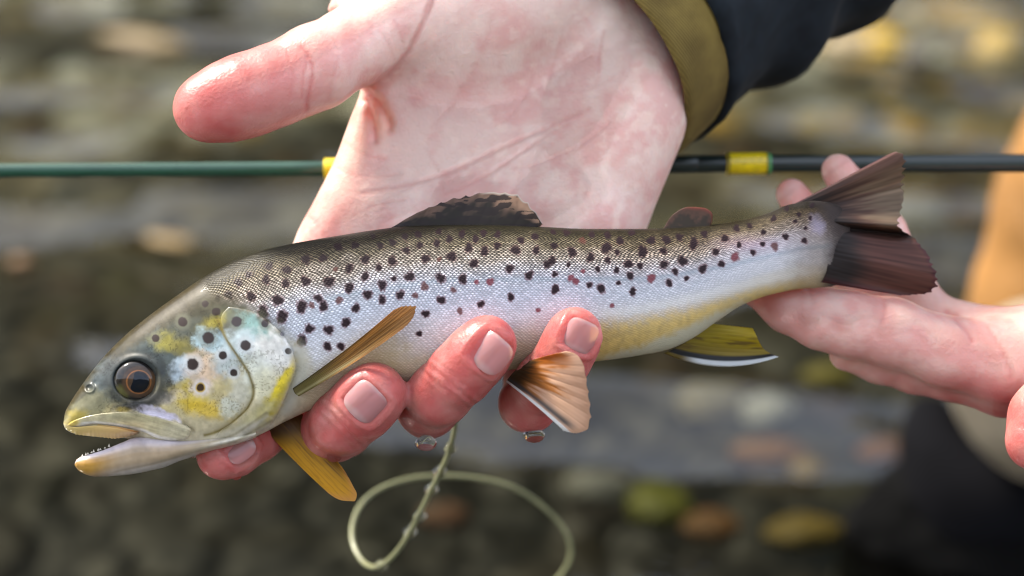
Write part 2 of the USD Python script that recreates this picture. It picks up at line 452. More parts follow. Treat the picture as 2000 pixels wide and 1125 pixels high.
# wooded slopes added out of view to block low sky and darken reflections
M_hill = mat('sky_block_bank_look', {'g': ('geometry', {}), 'n': ('noise_texture', {'scale': 0.6, 'detail': 6, 'roughness': 0.65}),
    'r': ('rgb_ramp', {'ramp': [(0.34, (0.006, 0.008, 0.004)), (0.52, (0.022, 0.022, 0.009)), (0.66, (0.07, 0.05, 0.012))]}), 'p': ('principled_bsdf', {'roughness': 0.9, 'specular_ior_level': 0.1})},
    [('g.position', 'n.vector'), ('n.fac', 'r.fac'), ('r.color', 'p.base_color')])
for name_, sgn, y0, hh, lab in (('sky_block_hillside', 1, 7.0, 16.0, 'unseen wooded slope added along the far side of the river to block the sky'), ('sky_block_hillside', -1, 4.5, 9.0, 'unseen wooded slope added along the near side of the river to block the sky')):
    hx, hy = np.meshgrid(np.linspace(-70, 70, 281), np.r_[0, np.geomspace(0.3, 40, 70)], indexing='ij')
    p_ = np.stack([hx * .35, hy * .35, 0 * hx + 5 * sgn], -1)
    hz = -0.6 + (hh + 0.6) * (1 - np.exp(-hy / 9)) * (0.75 + 0.5 * fbm(p_ * .25, 2, 2)) + np.minimum(hy, 3) * 0.9 * (fbm(p_ * 2.2, 4, 7) - .4)
    f = grid_faces(281, 71); f = np.vstack([f[:, [0, 1, 2]], f[:, [0, 2, 3]]])
    tag(obj(name_, np.stack([hx, sgn * (y0 + hy) + 1.2 * np.sin(hx * .13), hz], -1).reshape(-1, 3), f if sgn > 0 else f[:, ::-1], M_hill, base=(0, sgn * y0, -.6)), lab, kind='structure')


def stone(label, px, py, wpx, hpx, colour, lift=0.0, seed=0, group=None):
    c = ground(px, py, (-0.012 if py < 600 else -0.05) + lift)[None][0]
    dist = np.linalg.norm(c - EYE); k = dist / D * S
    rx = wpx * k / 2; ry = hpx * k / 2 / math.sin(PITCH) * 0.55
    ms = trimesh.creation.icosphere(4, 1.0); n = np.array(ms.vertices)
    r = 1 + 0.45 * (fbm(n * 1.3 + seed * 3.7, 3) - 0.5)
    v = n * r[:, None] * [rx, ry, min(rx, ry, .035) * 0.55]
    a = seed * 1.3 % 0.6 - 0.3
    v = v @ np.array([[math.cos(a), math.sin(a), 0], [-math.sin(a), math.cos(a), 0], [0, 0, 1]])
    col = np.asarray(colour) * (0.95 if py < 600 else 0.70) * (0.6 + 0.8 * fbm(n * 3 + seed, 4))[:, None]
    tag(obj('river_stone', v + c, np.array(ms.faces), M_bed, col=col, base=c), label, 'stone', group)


for q_, st in enumerate([
    ('pale grey stone under water right of the loop of line', 1165, 948, 130, 60, (0.42, 0.42, 0.40)),
    ('moss yellow-green stone beside the pale grey stone right of the line loop', 1285, 985, 130, 100, (0.20, 0.21, 0.03)),
    ('rust orange stone below the yellow fin near the bottom of the river', 1500, 885, 150, 60, (0.26, 0.11, 0.03)),
    ('rust orange stone beneath the middle finger of the supporting hand', 1735, 882, 130, 50, (0.30, 0.12, 0.03)),
    ('ochre stone lying in front of the beige boot', 1870, 955, 90, 40, (0.32, 0.20, 0.05)),
    ('whitish stone just below the white edged anal fin', 1500, 805, 110, 70, (0.45, 0.46, 0.45)),
    ('greyish beige stone left of the whitish one below the anal fin', 1390, 790, 140, 90, (0.30, 0.27, 0.20)),
    ('small ochre stone below the rust orange one', 1580, 920, 70, 50, (0.30, 0.20, 0.04)),
    ('rusty brown stone near the bottom edge right of the line loop', 1390, 1030, 110, 60, (0.22, 0.10, 0.03)),
    ('golden yellow stone near the lower edge, leftmost of the golden ones', 1570, 1040, 150, 60, (0.26, 0.18, 0.03)),
    ('dull red stone inside the loop of fishing line', 870, 1010, 100, 50, (0.20, 0.09, 0.05)),
    ('yellow ochre tree reflection built as a stone, right of the dark sleeve, just above the rod', 1592, 248, 70, 46, (0.42, 0.30, 0.03)),  # added stone standing in for a tree reflection on the water
    ('olive gold tree reflection built as a stone at the right edge above the rod', 1950, 90, 80, 90, (0.22, 0.15, 0.03)),  # another stone added in place of a golden reflection
    ('olive yellow stone below the tip of the anal fin', 1620, 735, 110, 50, (0.28, 0.24, 0.05)),
    ('golden tree reflection built as a stone right of the sleeve, highest of the golden ones', 1724, 86, 90, 60, (0.36, 0.23, 0.02)),  # from here gold, dark and beige stones right of the sleeve replace reflections
    ('golden tree reflection built as a stone, left of the dark one above the tail', 1745, 180, 60, 36, (0.36, 0.23, 0.02)),
    ('golden tree reflection built as a stone, right of the dark one above the tail', 1842, 180, 90, 36, (0.34, 0.23, 0.03)),
    ('dark water reflection built as a stone between two golden ones above the tail', 1792, 180, 40, 34, (0.04, 0.03, 0.02)),
    ('dark water reflection built as a stone next to the highest golden one right of the sleeve', 1786, 108, 60, 50, (0.04, 0.035, 0.025)),
    ('dark brown water reflection built as a stone just above the rod and the tail tips', 1702, 226, 50, 40, (0.05, 0.04, 0.025)),
    ('ochre tree reflection built as a stone above the yellow rod wrap, right of the sleeve', 1655, 243, 60, 44, (0.34, 0.22, 0.03)),
    ('broad beige water reflection built as a stone beside the edge of the dark sleeve', 1672, 84, 130, 50, (0.30, 0.23, 0.12)),
    ('brown stone at the far left above the rod', 62, 258, 80, 44, (0.10, 0.06, 0.02)),
    ('brown stone at the top edge left of the thumb', 270, 90, 200, 60, (0.16, 0.11, 0.04)),
    ('ochre brown stone below the rod, left of the palm', 310, 478, 140, 44, (0.20, 0.13, 0.04)),
    ('rusty stone at the far left below the rod', 40, 520, 60, 40, (0.16, 0.08, 0.03)),
]):
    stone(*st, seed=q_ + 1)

# ------------------------------------------------------------------ the trout
top = PchipInterpolator(*np.array([(124, 824), (127, 806), (135, 790), (160, 752), (200, 700), (250, 650), (300, 610), (350, 574), (400, 540), (450, 513), (500, 493), (560, 478), (620, 467), (680, 457), (740, 448), (800, 441),
                                   (900, 439), (1000, 440), (1060, 443), (1150, 447), (1250, 447), (1300, 446), (1380, 440), (1450, 430), (1500, 416), (1540, 400), (1590, 392), (1640, 402), (1662, 440)]).T)
bot = PchipInterpolator(*np.array([(124, 828), (128, 838), (150, 848), (200, 854), (245, 856), (265, 858), (300, 872), (350, 882), (400, 882), (450, 872), (500, 853), (560, 822), (620, 795), (680, 772), (740, 757), (800, 754), (860, 752), (930, 738),
                                   (1000, 722), (1080, 714), (1180, 704), (1250, 694), (1300, 684), (1350, 662), (1400, 628), (1450, 596), (1500, 577), (1560, 565), (1620, 560), (1640, 554), (1662, 520)]).T)
thick = PchipInterpolator([124, 128, 140, 200, 260, 330, 420, 520, 640, 800, 1000, 1200, 1400, 1500, 1560, 1600, 1640, 1662], [0.3, 2.6, 5.0, 7.6, 10.0, 12.0, 14.0, 15.6, 16.5, 16.8, 16.0, 13.6, 9.6, 7.4, 5.8, 4.2, 1.9, 0.5])
mid = PchipInterpolator([124, 400, 800, 1200, 1640, 1664], [1.0, 0.0, -0.5, -5.0, -14.0, -14.5])
GILL = pline([(446, 598), (490, 606), (525, 628), (556, 658), (573, 690), (578, 716), (568, 752), (548, 800), (526, 834), (470, 856), (410, 872), (425, 846), (462, 818), (488, 790), (497, 765), (490, 735), (468, 700), (442, 660), (430, 622), (446, 598)], 120)[:-1]
PREOP = pline([(424, 622), (438, 655), (464, 696), (487, 733), (495, 765), (485, 795), (462, 818), (435, 838), (400, 850)], 60)
MAXILLA = pline([(128, 832), (140, 822), (200, 806), (247, 803), (301, 811), (350, 825), (374, 840), (366, 856), (340, 862), (312, 858), (275, 843), (230, 834), (187, 829), (150, 834), (128, 832)], 90)[:-1]
SCALE_EDGE = np.array([(380, 552), (420, 582), (480, 598), (540, 640), (590, 690), (600, 720), (575, 760), (600, 800)])


def tfrac(x, y):
    t, b = top(x), bot(x)
    return (y - t) / np.maximum(b - t, 1e-3)


def body_z(x, y, relief=True):
    """Depth (m) of the near flank at a picture point inside the outline."""
    t = np.clip(2 * tfrac(x, y) - 1, -1, 1)
    z = (mid(x) + thick(x) * np.maximum(1 - t * t, 0) ** 0.5)
    return z / 1000 + (head_relief(x, y) if relief else 0)


def head_relief(x, y):
    h = np.zeros(np.shape(x))
    e = np.hypot((x - 266) / 50, (y - 742) / 46)
    h += 0.0005 * np.exp(-((e - 0.98) / 0.13) ** 2) - 0.0022 * (1 - sstep(0.70, 0.93, e))
    h -= 0.00035 * np.exp(-(seg_dist(x, y, PREOP) / 6) ** 2)
    h -= 0.0006 * np.exp(-(seg_dist(x, y, [(250, 800), (300, 802), (345, 816), (378, 842)]) / 4) ** 2)
    n = np.hypot((x - 174) / 9, (y - 758) / 8)
    h += 0.0004 * np.exp(-((n - 1) / 0.35) ** 2) - 0.0007 * np.exp(-(n / 0.7) ** 2)
    n2 = np.hypot((x - 186) / 6, (y - 748) / 6)
    h -= 0.0005 * np.exp(-n2 ** 2)
    h -= 0.0006 * np.exp(-(seg_dist(x, y, GILL[14:66]) / 12) ** 2) * sstep(480, 520, x)
    h += 0.00012 * (fbm(np.stack([x / 30, y / 30, 0 * x], -1), 3) - 0.5) * (x < 620)
    return h


SP2 = [(55,270,9),(137,285,9),(220,240,10),(295,233,9),(362,185,9),(435,178,8),(480,240,9),(410,278,9),(350,283,-5),(45,328,9),(130,345,9),(218,335,10),(320,338,12),(410,365,10),(480,315,9),(540,275,7),(598,248,10),(545,180,8),(600,165,8),(655,140,8),(712,130,8),(660,200,8),(720,178,7),(745,238,9),(795,168,8),(805,240,-5),(850,150,8),(858,228,10),(905,128,8),(935,190,9),(958,258,9),(965,150,8),(1005,203,9),(1000,125,8),(1060,180,8),(1062,130,8),(1115,280,9),(1140,200,10),(1165,155,8),(1225,140,8),(1230,200,8),(1278,262,8),(1300,246,9),(1310,180,8),(1200,310,9),(675,315,10),(605,325,6),(555,352,10),(812,322,10),(908,325,10),(970,340,-5),(1028,338,-8),(740,360,-8),(868,375,-6),(490,395,10),(555,418,9),(635,395,9),(700,398,-6),(815,420,9),(1120,405,8),(988,438,8),(895,467,-6),(1240,462,-5),(365,420,-7),(275,410,9),(298,446,10),(438,455,9),(95,420,12),(200,448,12),(245,440,-6),(30,470,12),(115,490,13),(235,545,10),(320,550,10),(395,517,10),(200,598,12),(315,622,9),(375,622,8),(745,480,8),(717,567,6),(40,520,9)]
SP3 = [(240,460,8),(350,468,8),(420,470,8),(265,545,10),(310,495,-8),(345,570,9),(415,528,11),(475,495,9),(525,460,8),(575,543,11),(610,495,9),(678,490,10),(735,478,9),(800,500,10),(795,520,8),(845,465,8),(935,485,8),(985,440,8),(1150,398,7),(895,545,8),(980,567,-9),(1155,520,-8),(510,597,9),(668,600,9),(748,585,10),(838,618,9),(612,660,-9),(258,658,-7),(280,675,-7),(312,630,-5),(190,710,9),(393,705,9),(530,720,8),(440,780,-5),(1260,380,6),(1245,410,5),(1310,395,5),(1290,440,4)]
SPOTS = [(500 + a / 2.25, 400 + b / 2.25, r) for a, b, r in SP2] + [(1000 + a / 2.25, 250 + b / 2.25, r) for a, b, r in SP3] + [(100 + a / 2.343, 520 + b / 2.343, r) for a, b, r in [(855, 72, 9), (905, 38, 8), (812, 132, 9), (915, 140, 10), (760, 150, 7)]]
_r = np.random.default_rng(11)
for _ in range(900):
    ex_, et_ = _r.uniform(640, 1590), _r.uniform(.03, .46)
    if ex_ < 1080 and et_ > .16:
        continue
    ey_ = float(top(ex_) + et_ * (bot(ex_) - top(ex_)))
    if min(math.hypot(ex_ - a, ey_ - b) for a, b, _q in SPOTS) > 23 and len(SPOTS) < 230:
        SPOTS.append((ex_, ey_, _r.uniform(5, 8)))
HSPOTS = [(100 + a / 2.343, 520 + b / 2.343, r) for a, b, r in [(705, 172, -7), (755, 208, -9), (602, 255, 10), (477, 330, 8), (848, 253, 11), (978, 262, 8), (718, 328, 12.5), (785, 408, 9), (890, 362, 11), (648, 448, 12.5), (835, 488, 8), (683, 555, 8), (1058, 310, 5), (1085, 388, 7)]]


def lattice(x, t):
    th_ = np.arccos(np.clip(1 - 2 * t, -1, 1))
    w1 = vnoise(np.stack([x / 26, th_ * 11, 0 * x], -1), 31) - .5
    w2 = vnoise(np.stack([x / 26, th_ * 11, 0 * x], -1), 32) - .5
    w3 = vnoise(np.stack([x / 150, th_ * 2.5, 0 * x], -1), 33) - .5
    return x / 8.0 + 0.9 * w1 + 2.5 * w3, th_ * 38 + 0.8 * w2 + 2.0 * w3


def fish_colour(x, y):
    t = tfrac(x, y)
    n1 = fbm(np.stack([x / 40, y / 25, 0 * x + 4], -1), 4) - 0.5
    n2 = fbm(np.stack([x / 8, y / 8, 0 * x + 9], -1), 3) - 0.5
    tt = np.clip(t + 0.10 * n1, 0, 1)
    stops = [0, .05, .13, .24, .36, .52, .70, .85, 1.0]
    cols = np.array([(.022, .019, .010), (.032, .027, .015), (.085, .070, .045), (.26, .225, .19), (.47, .45, .48), (.57, .58, .63), (.62, .62, .63), (.60, .55, .40), (.52, .46, .29)])
    c = np.stack([np.interp(tt, stops, cols[:, k]) for k in range(3)], -1)
    rear = sstep(1000, 1350, x)
    c = lerp(c, c * [1.04, 0.96, .90], rear)
    # scales: dark net between pale beads
    edge = sdf_poly(x, y, np.vstack([SCALE_EDGE, [(560, 860), (100, 900), (100, 500)]]))
    sc = sstep(-12, 24, edge + 14 * n2)
    a, b = lattice(x, t)
    row = np.floor(b); fa = (a + 0.5 * (row % 2)) % 1 - 0.5; fb = b - row - 0.5
    rr = np.hypot(fa * 1.05, fb * 1.05)
    bead = 1 - sstep(0.24 - .08 * sstep(.5, .2, t), 0.56 - .08 * sstep(.5, .2, t), rr)
    net = np.interp(t, [0, .12, .3, .42, .6, .9], [0.8, .97, .95, .62, .36, .22]) * sc * (1 - 0.2 * sstep(1350, 1600, x))
    lift = np.interp(t, [0, .1, .2, .4, 1], [1.6, 3.6, 2.8, 1.5, 1.06])
    dk = c * np.array([.085, .068, .045]) * np.interp(t, [0, .4, .8], [1, 1.8, 2.6])[..., None]
    rnd = vnoise(np.stack([np.floor(a + 0.5 * (row % 2)) * 1.0, row, 0 * x], -1), 5)
    c = lerp(c, lerp(dk, c * lift[..., None] * (0.5 + 1.0 * rnd)[..., None], bead), net)
    # lateral line
    lat = np.interp(x, [560, 700, 860, 1000, 1270, 1420, 1560, 1640], [600, 572, 548, 545, 545, 520, 486, 478])
    c = lerp(c, np.array((.22, .27, .30)), 0.45 * np.exp(-((y - lat) / 5) ** 2) * sstep(560, 640, x))
    c = lerp(c, np.array((.40, .50, .60)), 0.28 * np.exp(-((y - lat - 22) / 40) ** 2) * sstep(480, 560, x))
    # warm belly towards the tail
    yl = np.interp(x, [1150, 1230, 1320, 1400, 1480, 1560, 1640], [628, 622, 604, 586, 566, 548, 535])
    w = sstep(-20, 26, y - yl + 16 * n2) * sstep(1130, 1180, x) * (1 - sstep(1500, 1620, x))
    c = lerp(c, np.array((.54, .37, .09)) * (1 + 0.6 * n2)[..., None], 0.8 * w)
    yw = np.interp(x, [1150, 1250, 1330, 1400, 1450], [700, 672, 640, 606, 585])
    c = lerp(c, np.array((.42, .42, .34)), 0.8 * sstep(-6, 14, y - yw + 16 * n2) * sstep(1150, 1200, x) * (1 - sstep(1440, 1500, x)))
    c = lerp(c, np.array((.66, .64, .60)), 0.6 * np.exp(-((y - yl + 14) / 10) ** 2) * sstep(1130, 1200, x) * (1 - sstep(1560, 1640, x)))
    c = lerp(c, c * np.array((.42, .36, .30)), 0.85 * sstep(1500, 1600, x + 30 * n1 + 12 * n2))
    bend_ = x - 0.0022 * (y - 490) ** 2 * -1 + 14 * n1 + 10 * n2
    c = lerp(c, np.array((.040, .030, .027)), 0.97 * sstep(1596, 1640, bend_))
    c = lerp(c, np.array((.030, .025, .022)), 0.9 * sstep(14, -6, y - top(x) + 20 * n2) * sstep(1440, 1520, x))
    c = blob(c, x, y, 1596, 440, 13, 18, (.36, .32, .42), 0.5, -20, 1.4, .4)
    c = lerp(c, np.array((.48, .30, .42)), 0.3 * np.exp(-((x - 1470) / 60) ** 2 - ((y - 478) / 14) ** 2))
    c = blob(c, x, y, 735, 700, 60, 40, (.40, .34, .10), 0.45, -20, 1.4, 0.4)
    for sx, sy, r in SPOTS:
        mk = (np.abs(x - sx) < 22) & (np.abs(y - sy) < 22)
        dx, dy = x[mk] - sx, y[mk] - sy
        an = np.arctan2(dy, dx); q = np.hypot(dx, dy * 0.92) / (abs(r) * (0.97 + 0.10 * np.sin(2 * an + sx) + 0.07 * np.sin(3 * an + sy))) + 0.42 * (vnoise(np.stack([dx / 3.6 + sx, dy / 3.6 + sy, 0 * dx], -1), 2) - .5)
        core = (.016, .008, .010) if r > 0 else ((.17, .02, .03) if sx > 900 and sy > 500 else (.085, .03, .022))
        amt = 0.97 if r > 0 else 0.75
        cc = lerp(c[mk], np.array((.17, .05, .06)), 0.6 * (1 - sstep(0.9, 1.25, q)) * sstep(.05, .3, c[mk].mean(-1)))
        c[mk] = lerp(cc, np.array(core), amt * (1 - sstep(0.62, 1.06, q)))
    # the head
    H = 1 - sc
    hs = [0, .1, .24, .36, .5, .68, .85, 1]
    hc = np.array([(.030, .022, .007), (.035, .028, .010), (.045, .042, .022), (.085, .085, .050), (.27, .25, .16), (.43, .36, .17), (.46, .40, .25), (.50, .45, .33)])
    c2 = np.stack([np.interp(np.clip(t + 0.12 * n1, 0, 1), hs, hc[:, k]) for k in range(3)], -1)
    for B in [(300, 690, 75, 30, (.055, .065, .055), .8, -40, .9), (215, 745, 36, 40, (.065, .085, .09), .85, 0, 1.2), (180, 795, 45, 22, (.20, .19, .11), .8, -30, 1.2), (150, 815, 22, 14, (.36, .28, .05), .8, -20, 1.2),
              (320, 700, 45, 40, (.06, .08, .08), .85, 20, .9), (325, 668, 28, 18, (.24, .21, .03), .8, 0, 1.2), (360, 680, 30, 18, (.15, .13, .03), .75, 30, 1.2), (412, 632, 34, 12, (.30, .25, .03), .75, -25, 1.2), (370, 640, 40, 20, (.06, .065, .05), .7, -20, 1.2),
              (412, 668, 32, 24, (.33, .46, .51), .9, 30, .9), (352, 722, 20, 28, (.38, .46, .51), .92, 40, .8), (400, 720, 34, 30, (.60, .44, .31), .8, 0, 1.1), (440, 705, 26, 28, (.40, .46, .45), .85, 0, 1.1), (368, 772, 34, 26, (.46, .35, .06), .8, 30, 1.0),
              (393, 757, 20, 18, (.58, .50, .46), .85, 0, 1.0), (405, 800, 50, 16, (.54, .37, .03), .8, 12, 1.1), (447, 795, 20, 20, (.56, .57, .46), .85, 0, .8), (470, 760, 22, 30, (.48, .48, .40), .7, 0, 1.1), (300, 782, 60, 12, (.50, .44, .38), .7, -14, 1.0),
              (268, 792, 46, 8, (.03, .03, .03), .8, -6, 1.0), (304, 806, 44, 10, (.62, .58, .68), .95, 18, .6), (240, 800, 14, 6, (.30, .22, .04), .8, 0, .8)]:
        c2 = blob(c2, x, y, *B, 0.35)
    c2 = blob(c2, x, y, 270, 742, 72, 58, (.030, .034, .032), 0.85, 0, 0.5, 0.2)
    # gill cover tones
    for B in [(470, 625, 40, 14, (.10, .11, .06), .8, 25, 1.0), (500, 645, 46, 22, (.20, .34, .31), .9, 35, .9), (478, 672, 36, 28, (.46, .55, .56), .9, 20, 1.0), (535, 690, 36, 42, (.66, .65, .60), .95, -20, .9), (500, 720, 26, 30, (.60, .63, .55), .8, 0, 1.1), (515, 755, 28, 34, (.62, .60, .42), .8, 20, 1.1),
              (552, 752, 12, 44, (.60, .46, .01), .95, 28, .9), (528, 795, 16, 44, (.54, .42, .02), .85, 35, 1.0), (500, 815, 16, 46, (.46, .42, .22), .8, 50, 1.0), (455, 850, 60, 12, (.52, .48, .36), .8, -22, 1.0)]:
        c2 = blob(c2, x, y, *B, 0.35)
    for pl in ([(390, 880), (460, 862), (530, 822)], [(330, 884), (400, 868), (460, 848), (520, 806)]):
        c2 = lerp(c2, np.array((.22, .19, .11)), 0.6 * np.exp(-(seg_dist(x, y, pl) / 3) ** 2)); c2 = lerp(c2, np.array((.66, .64, .58)), 0.5 * np.exp(-(seg_dist(x, y, np.array(pl) + [2, 7]) / 4) ** 2))
    c2 = lerp(c2, np.array((.16, .12, .02)), 0.85 * np.exp(-(seg_dist(x, y, PREOP) / (3.2 + 3 * n2)) ** 2))
    sp = vnoise(np.stack([x / 2.6, y / 2.6, 0 * x + 3], -1), 41); sp2 = fbm(np.stack([x / 30, y / 30, 0 * x + 8], -1), 3, 42)
    c2 = lerp(c2, c2 * np.array((.35, .33, .28)), .5 * sstep(.60, .74, sp) * sstep(.46, .60, sp2) * sstep(560, 640, y) * (1 - sstep(790, 830, y)))
    pt = fbm(np.stack([x / 13, y / 13, 0 * x + 1], -1), 4, 43)
    c2 = lerp(c2, np.minimum(c2 * 1.35 + .02, 1), .2 * sstep(.50, .58, pt)); c2 = lerp(c2, c2 * .75, .25 * sstep(.48, .40, pt))
    c2 = c2 * (1 + 0.35 * n2)[..., None]
    for sx, sy, r in HSPOTS:
        dx, dy = x - sx, y - sy
        q = np.hypot(dx, dy) / abs(r) + 0.25 * n2
        orange = (abs(sx - 391) < 2)
        halo = (.52, .54, .54) if r > 0 and sy > 668 else (.12, .12, .08)
        c2 = lerp(c2, np.array(halo), (0.55 if r > 0 else .2) * (1 - sstep(1.1, 2.1, q)))
        if orange:
            c2 = lerp(c2, np.array((.45, .28, .03)), 0.9 * (1 - sstep(1.0, 1.45, q)))
        c2 = lerp(c2, np.array((.022, .012, .010)), (0.97 if r > 0 else .9) * (1 - sstep(0.75, 1.1, q)))
    c = lerp(c, c2, H)
    sh = np.exp(-((seg_dist(x, y, [(585, 690), (592, 720), (575, 765), (560, 800)]) - 0) / 16) ** 2)
    c = lerp(c, np.array((.42, .42, .37)), 0.7 * sh)
    return c


xs = np.r_[124 + 30 * np.linspace(0, 1, 50)[:-1] ** 2, np.arange(154, 600, 1.1), np.arange(600, 1662, 1.6)]
NF, NB = 330, 44
th = np.r_[np.linspace(0, np.pi, NF), np.linspace(np.pi, 2 * np.pi, NB + 2)[1:-1]]
X2, T2 = np.meshgrid(xs, th, indexing='ij')
yt, yb = top(X2), bot(X2)
Y2 = (yt + yb) / 2 - (yb - yt) / 2 * np.cos(T2)
rel = head_relief(X2, Y2) * np.sign(np.sin(T2)) * sstep(0, 0.35, np.abs(np.sin(T2)))
# raised scales
tf = tfrac(X2, Y2); a_, b_ = lattice(X2, tf); row = np.floor(b_)
rr = np.hypot(((a_ + .5 * (row % 2)) % 1 - .5) * 1.05, (b_ - row - .5) * 1.05)
edge_ = sdf_poly(X2, Y2, np.vstack([SCALE_EDGE, [(560, 860), (100, 900), (100, 500)]]))
rel += 0.00018 * (1 - sstep(0.15, 0.58, rr)) * sstep(-3, 14, edge_) * np.sign(np.sin(T2)) * sstep(0, 0.3, np.abs(np.sin(T2))) * (1 - 0.5 * sstep(1200, 1600, X2))
Z2 = (mid(X2) + thick(X2) * np.sin(T2)) / 1000 + rel
colr = fish_colour(X2.ravel(), Y2.ravel())
v = W(P(X2, Y2, Z2).reshape(-1, 3))
f = grid_faces(len(xs), len(th), True)
f = np.vstack([f[:, [0, 1, 2]], f[:, [0, 2, 3]]])
e = (len(xs) - 1) * len(th); j = np.arange(len(th)); jn = (j + 1) % len(th)
v = np.vstack([v, v[:len(th)].mean(0), v[e:].mean(0)]); colr = np.vstack([colr, colr[0], colr[-1]])
f = np.vstack([f, np.stack([np.full(len(th), len(v) - 2), j, jn], 1), np.stack([np.full(len(th), len(v) - 1), e + jn, e + j], 1)])
if trimesh.Trimesh(v, f, process=False).volume < 0:
    f = f[:, ::-1]
trout = thing('trout', W(P(900, 740, 0)), 'brown trout with dark spotted silver flank and open mouth held sideways in two hands', 'fish')
body = obj('body', v, f, M_fish, trout, col=colr)
gl_ = np.r_[(0.22 * (1 - sstep(-6, 12, edge_)) + 0.01).ravel(), 0.4, 0.0]
UsdGeom.PrimvarsAPI(UsdGeom.Mesh(body)).CreatePrimvar('gloss', Sdf.ValueTypeNames.Color3fArray, 'vertex').Set(Vt.Vec3fArray.FromNumpy(np.repeat(gl_[:, None], 3, 1).astype(np.float32)))


def patch(name, poly, lift, parent, material, step=1.2, edge=10.0, sink=0.0004, extra=None, colour=None, label=None):
    """A plate that follows the flank inside a picture outline and stands proud of it."""
    poly = np.asarray(poly); lo, hi = poly.min(0) - 3, poly.max(0) + 3
    ax, ay = np.arange(lo[0], hi[0], step), np.arange(lo[1], hi[1], step)
    X, Y = np.meshgrid(ax, ay, indexing='ij')
    d = -sdf_poly(X, Y, poly)
    ins = (d > -0.5) & (tfrac(X, Y) > 0.004) & (tfrac(X, Y) < 0.996)
    h = lift(X, Y) * np.sqrt(np.clip(1 - (1 - np.clip(d / edge, 0, 1)) ** 2, 0, 1)) - sink * (1 - sstep(0, 2.5, d))
    Z = body_z(X, Y, False) + 0.35 * head_relief(X, Y) * sstep(4, 14, d) + h + (extra(X, Y) if extra else 0)
    c = (colour or fish_colour)(X.ravel(), Y.ravel())
    q = grid_faces(len(ax), len(ay)); ok = ins.ravel()[q].all(1); q = q[ok]
    V = W(P(X, Y, Z).reshape(-1, 3))
    F = np.vstack([q[:, [0, 1, 2]], q[:, [0, 2, 3]]])
    use = np.unique(F); mp = np.full(len(V), -1); mp[use] = np.arange(len(use))
    V, F, c = V[use], mp[F], c[use]
    if ((np.cross(V[F[:, 1]] - V[F[:, 0]], V[F[:, 2]] - V[F[:, 0]]) @ EZ).mean()) < 0:
        F = F[:, ::-1]
    pr = obj(name, V, F, material, parent, col=c)
    if label:
        tag(pr, label)
    return pr


gc = lambda x, y: fish_colour(x, y)
patch('gill_cover', GILL, lambda x, y: 0.0003 + 0.0008 * sstep(430, 560, x), trout, M_head, extra=lambda x, y: 0.0004 * np.exp(-((seg_dist(x, y, [(560, 740), (530, 800), (470, 845)])) / 8) ** 2))


def max_colour(x, y):
    c = np.tile(np.array((.42, .37, .22)), (len(x), 1))
    d = seg_dist(x, y, MAXILLA, True)
    lower = seg_dist(x, y, [(136, 832), (187, 828), (230, 833), (275, 842), (312, 857), (340, 861)])
    c = lerp(c, np.array((.60, .57, .50)), 0.9 * (1 - sstep(3, 8, lower)))
    c = lerp(c, fish_colour(x, y), 0.8 * (1 - sstep(1, 6, d)) * sstep(4, 8, lower))
    c = blob(c, x, y, 345, 845, 32, 16, (.48, .44, .30), 0.7)
    c = blob(c, x, y, 260, 815, 60, 8, (.24, .22, .12), 0.6, 4)
    c = blob(c, x, y, 140, 826, 16, 8, (.38, .27, .03), 0.9)
    n = fbm(np.stack([x / 7, y / 7, 0 * x], -1), 3) - 0.5
    st = fbm(np.stack([x / 30, (y - .25 * x) / 3.5, 0 * x], -1), 3) - .5
    return c * (1 + 0.5 * n + .5 * st)[:, None]


patch('upper_jaw', MAXILLA, lambda x, y: 0.0006 + 0.0004 * sstep(250, 350, x), trout, M_head, edge=9, colour=max_colour, step=1.0)

# inside of the upper lip
lipx = np.linspace(129, 272, 60)
lu = np.interp(lipx, [129, 150, 187, 230, 272], [833, 834, 831, 836, 846]); ll = np.interp(lipx, [129, 150, 200, 223, 250, 272], [839, 849, 854, 857, 853, 847]) + 0.8 * np.sin(lipx * 0.9)
rows = []
for k in np.linspace(0, 1, 9):
    zz = (thick(lipx) * 0.80 * (1 - 0.55 * k ** 1.5)) / 1000 + 0.0016
    rows.append(P(lipx, lu * (1 - k) + ll * k, zz))
rows = np.stack(rows, 1)
f = grid_faces(60, 9); f = np.vstack([f[:, [0, 1, 2]], f[:, [0, 2, 3]]])
vv = np.vstack([rows.reshape(-1, 3), rows.reshape(-1, 3) + [0, 0.0003, -0.0012]]); f = np.vstack([f, f[:, ::-1] + 540])
uu = np.tile(np.linspace(0, 1, 9), 60); cl = lerp(np.array((.52, .40, .14)), np.array((.55, .33, .14)), np.tile(np.repeat(np.linspace(0, 1, 60), 9), 1))
obj('lip', W(vv), f, M_head, trout, col=np.vstack([cl, cl * 0.8]))

# lower jaw: a trough with a pale rim
jt = PchipInterpolator([146, 150, 172, 208, 240, 268, 310, 360, 420, 500], [905, 897, 884, 871, 857, 847, 852, 856, 852, 838])
jb = PchipInterpolator([146, 150, 159, 187, 239, 316, 355, 394, 450, 500], [909, 915, 923, 931, 928, 914, 899, 887, 872, 855])
jx = np.r_[146 + 20 * np.linspace(0, 1, 24)[:-1] ** 2, np.linspace(166, 500, 170)]
jth = np.linspace(0, 2 * np.pi, 96, endpoint=False)
JX, JT = np.meshgrid(jx, jth, indexing='ij')
jy = (jt(JX) + jb(JX)) / 2 - (jb(JX) - jt(JX)) / 2 * np.cos(JT)
jw = np.interp(JX, [146, 150, 165, 200, 260, 330, 420, 500], [0.3, 2.2, 3.8, 5.6, 7.8, 9.4, 9.0, 6.0])
jz = jw * np.sin(JT) / 1000 + np.interp(JX, [146, 260, 500], [0.5, 0.3, 0.0]) / 1000
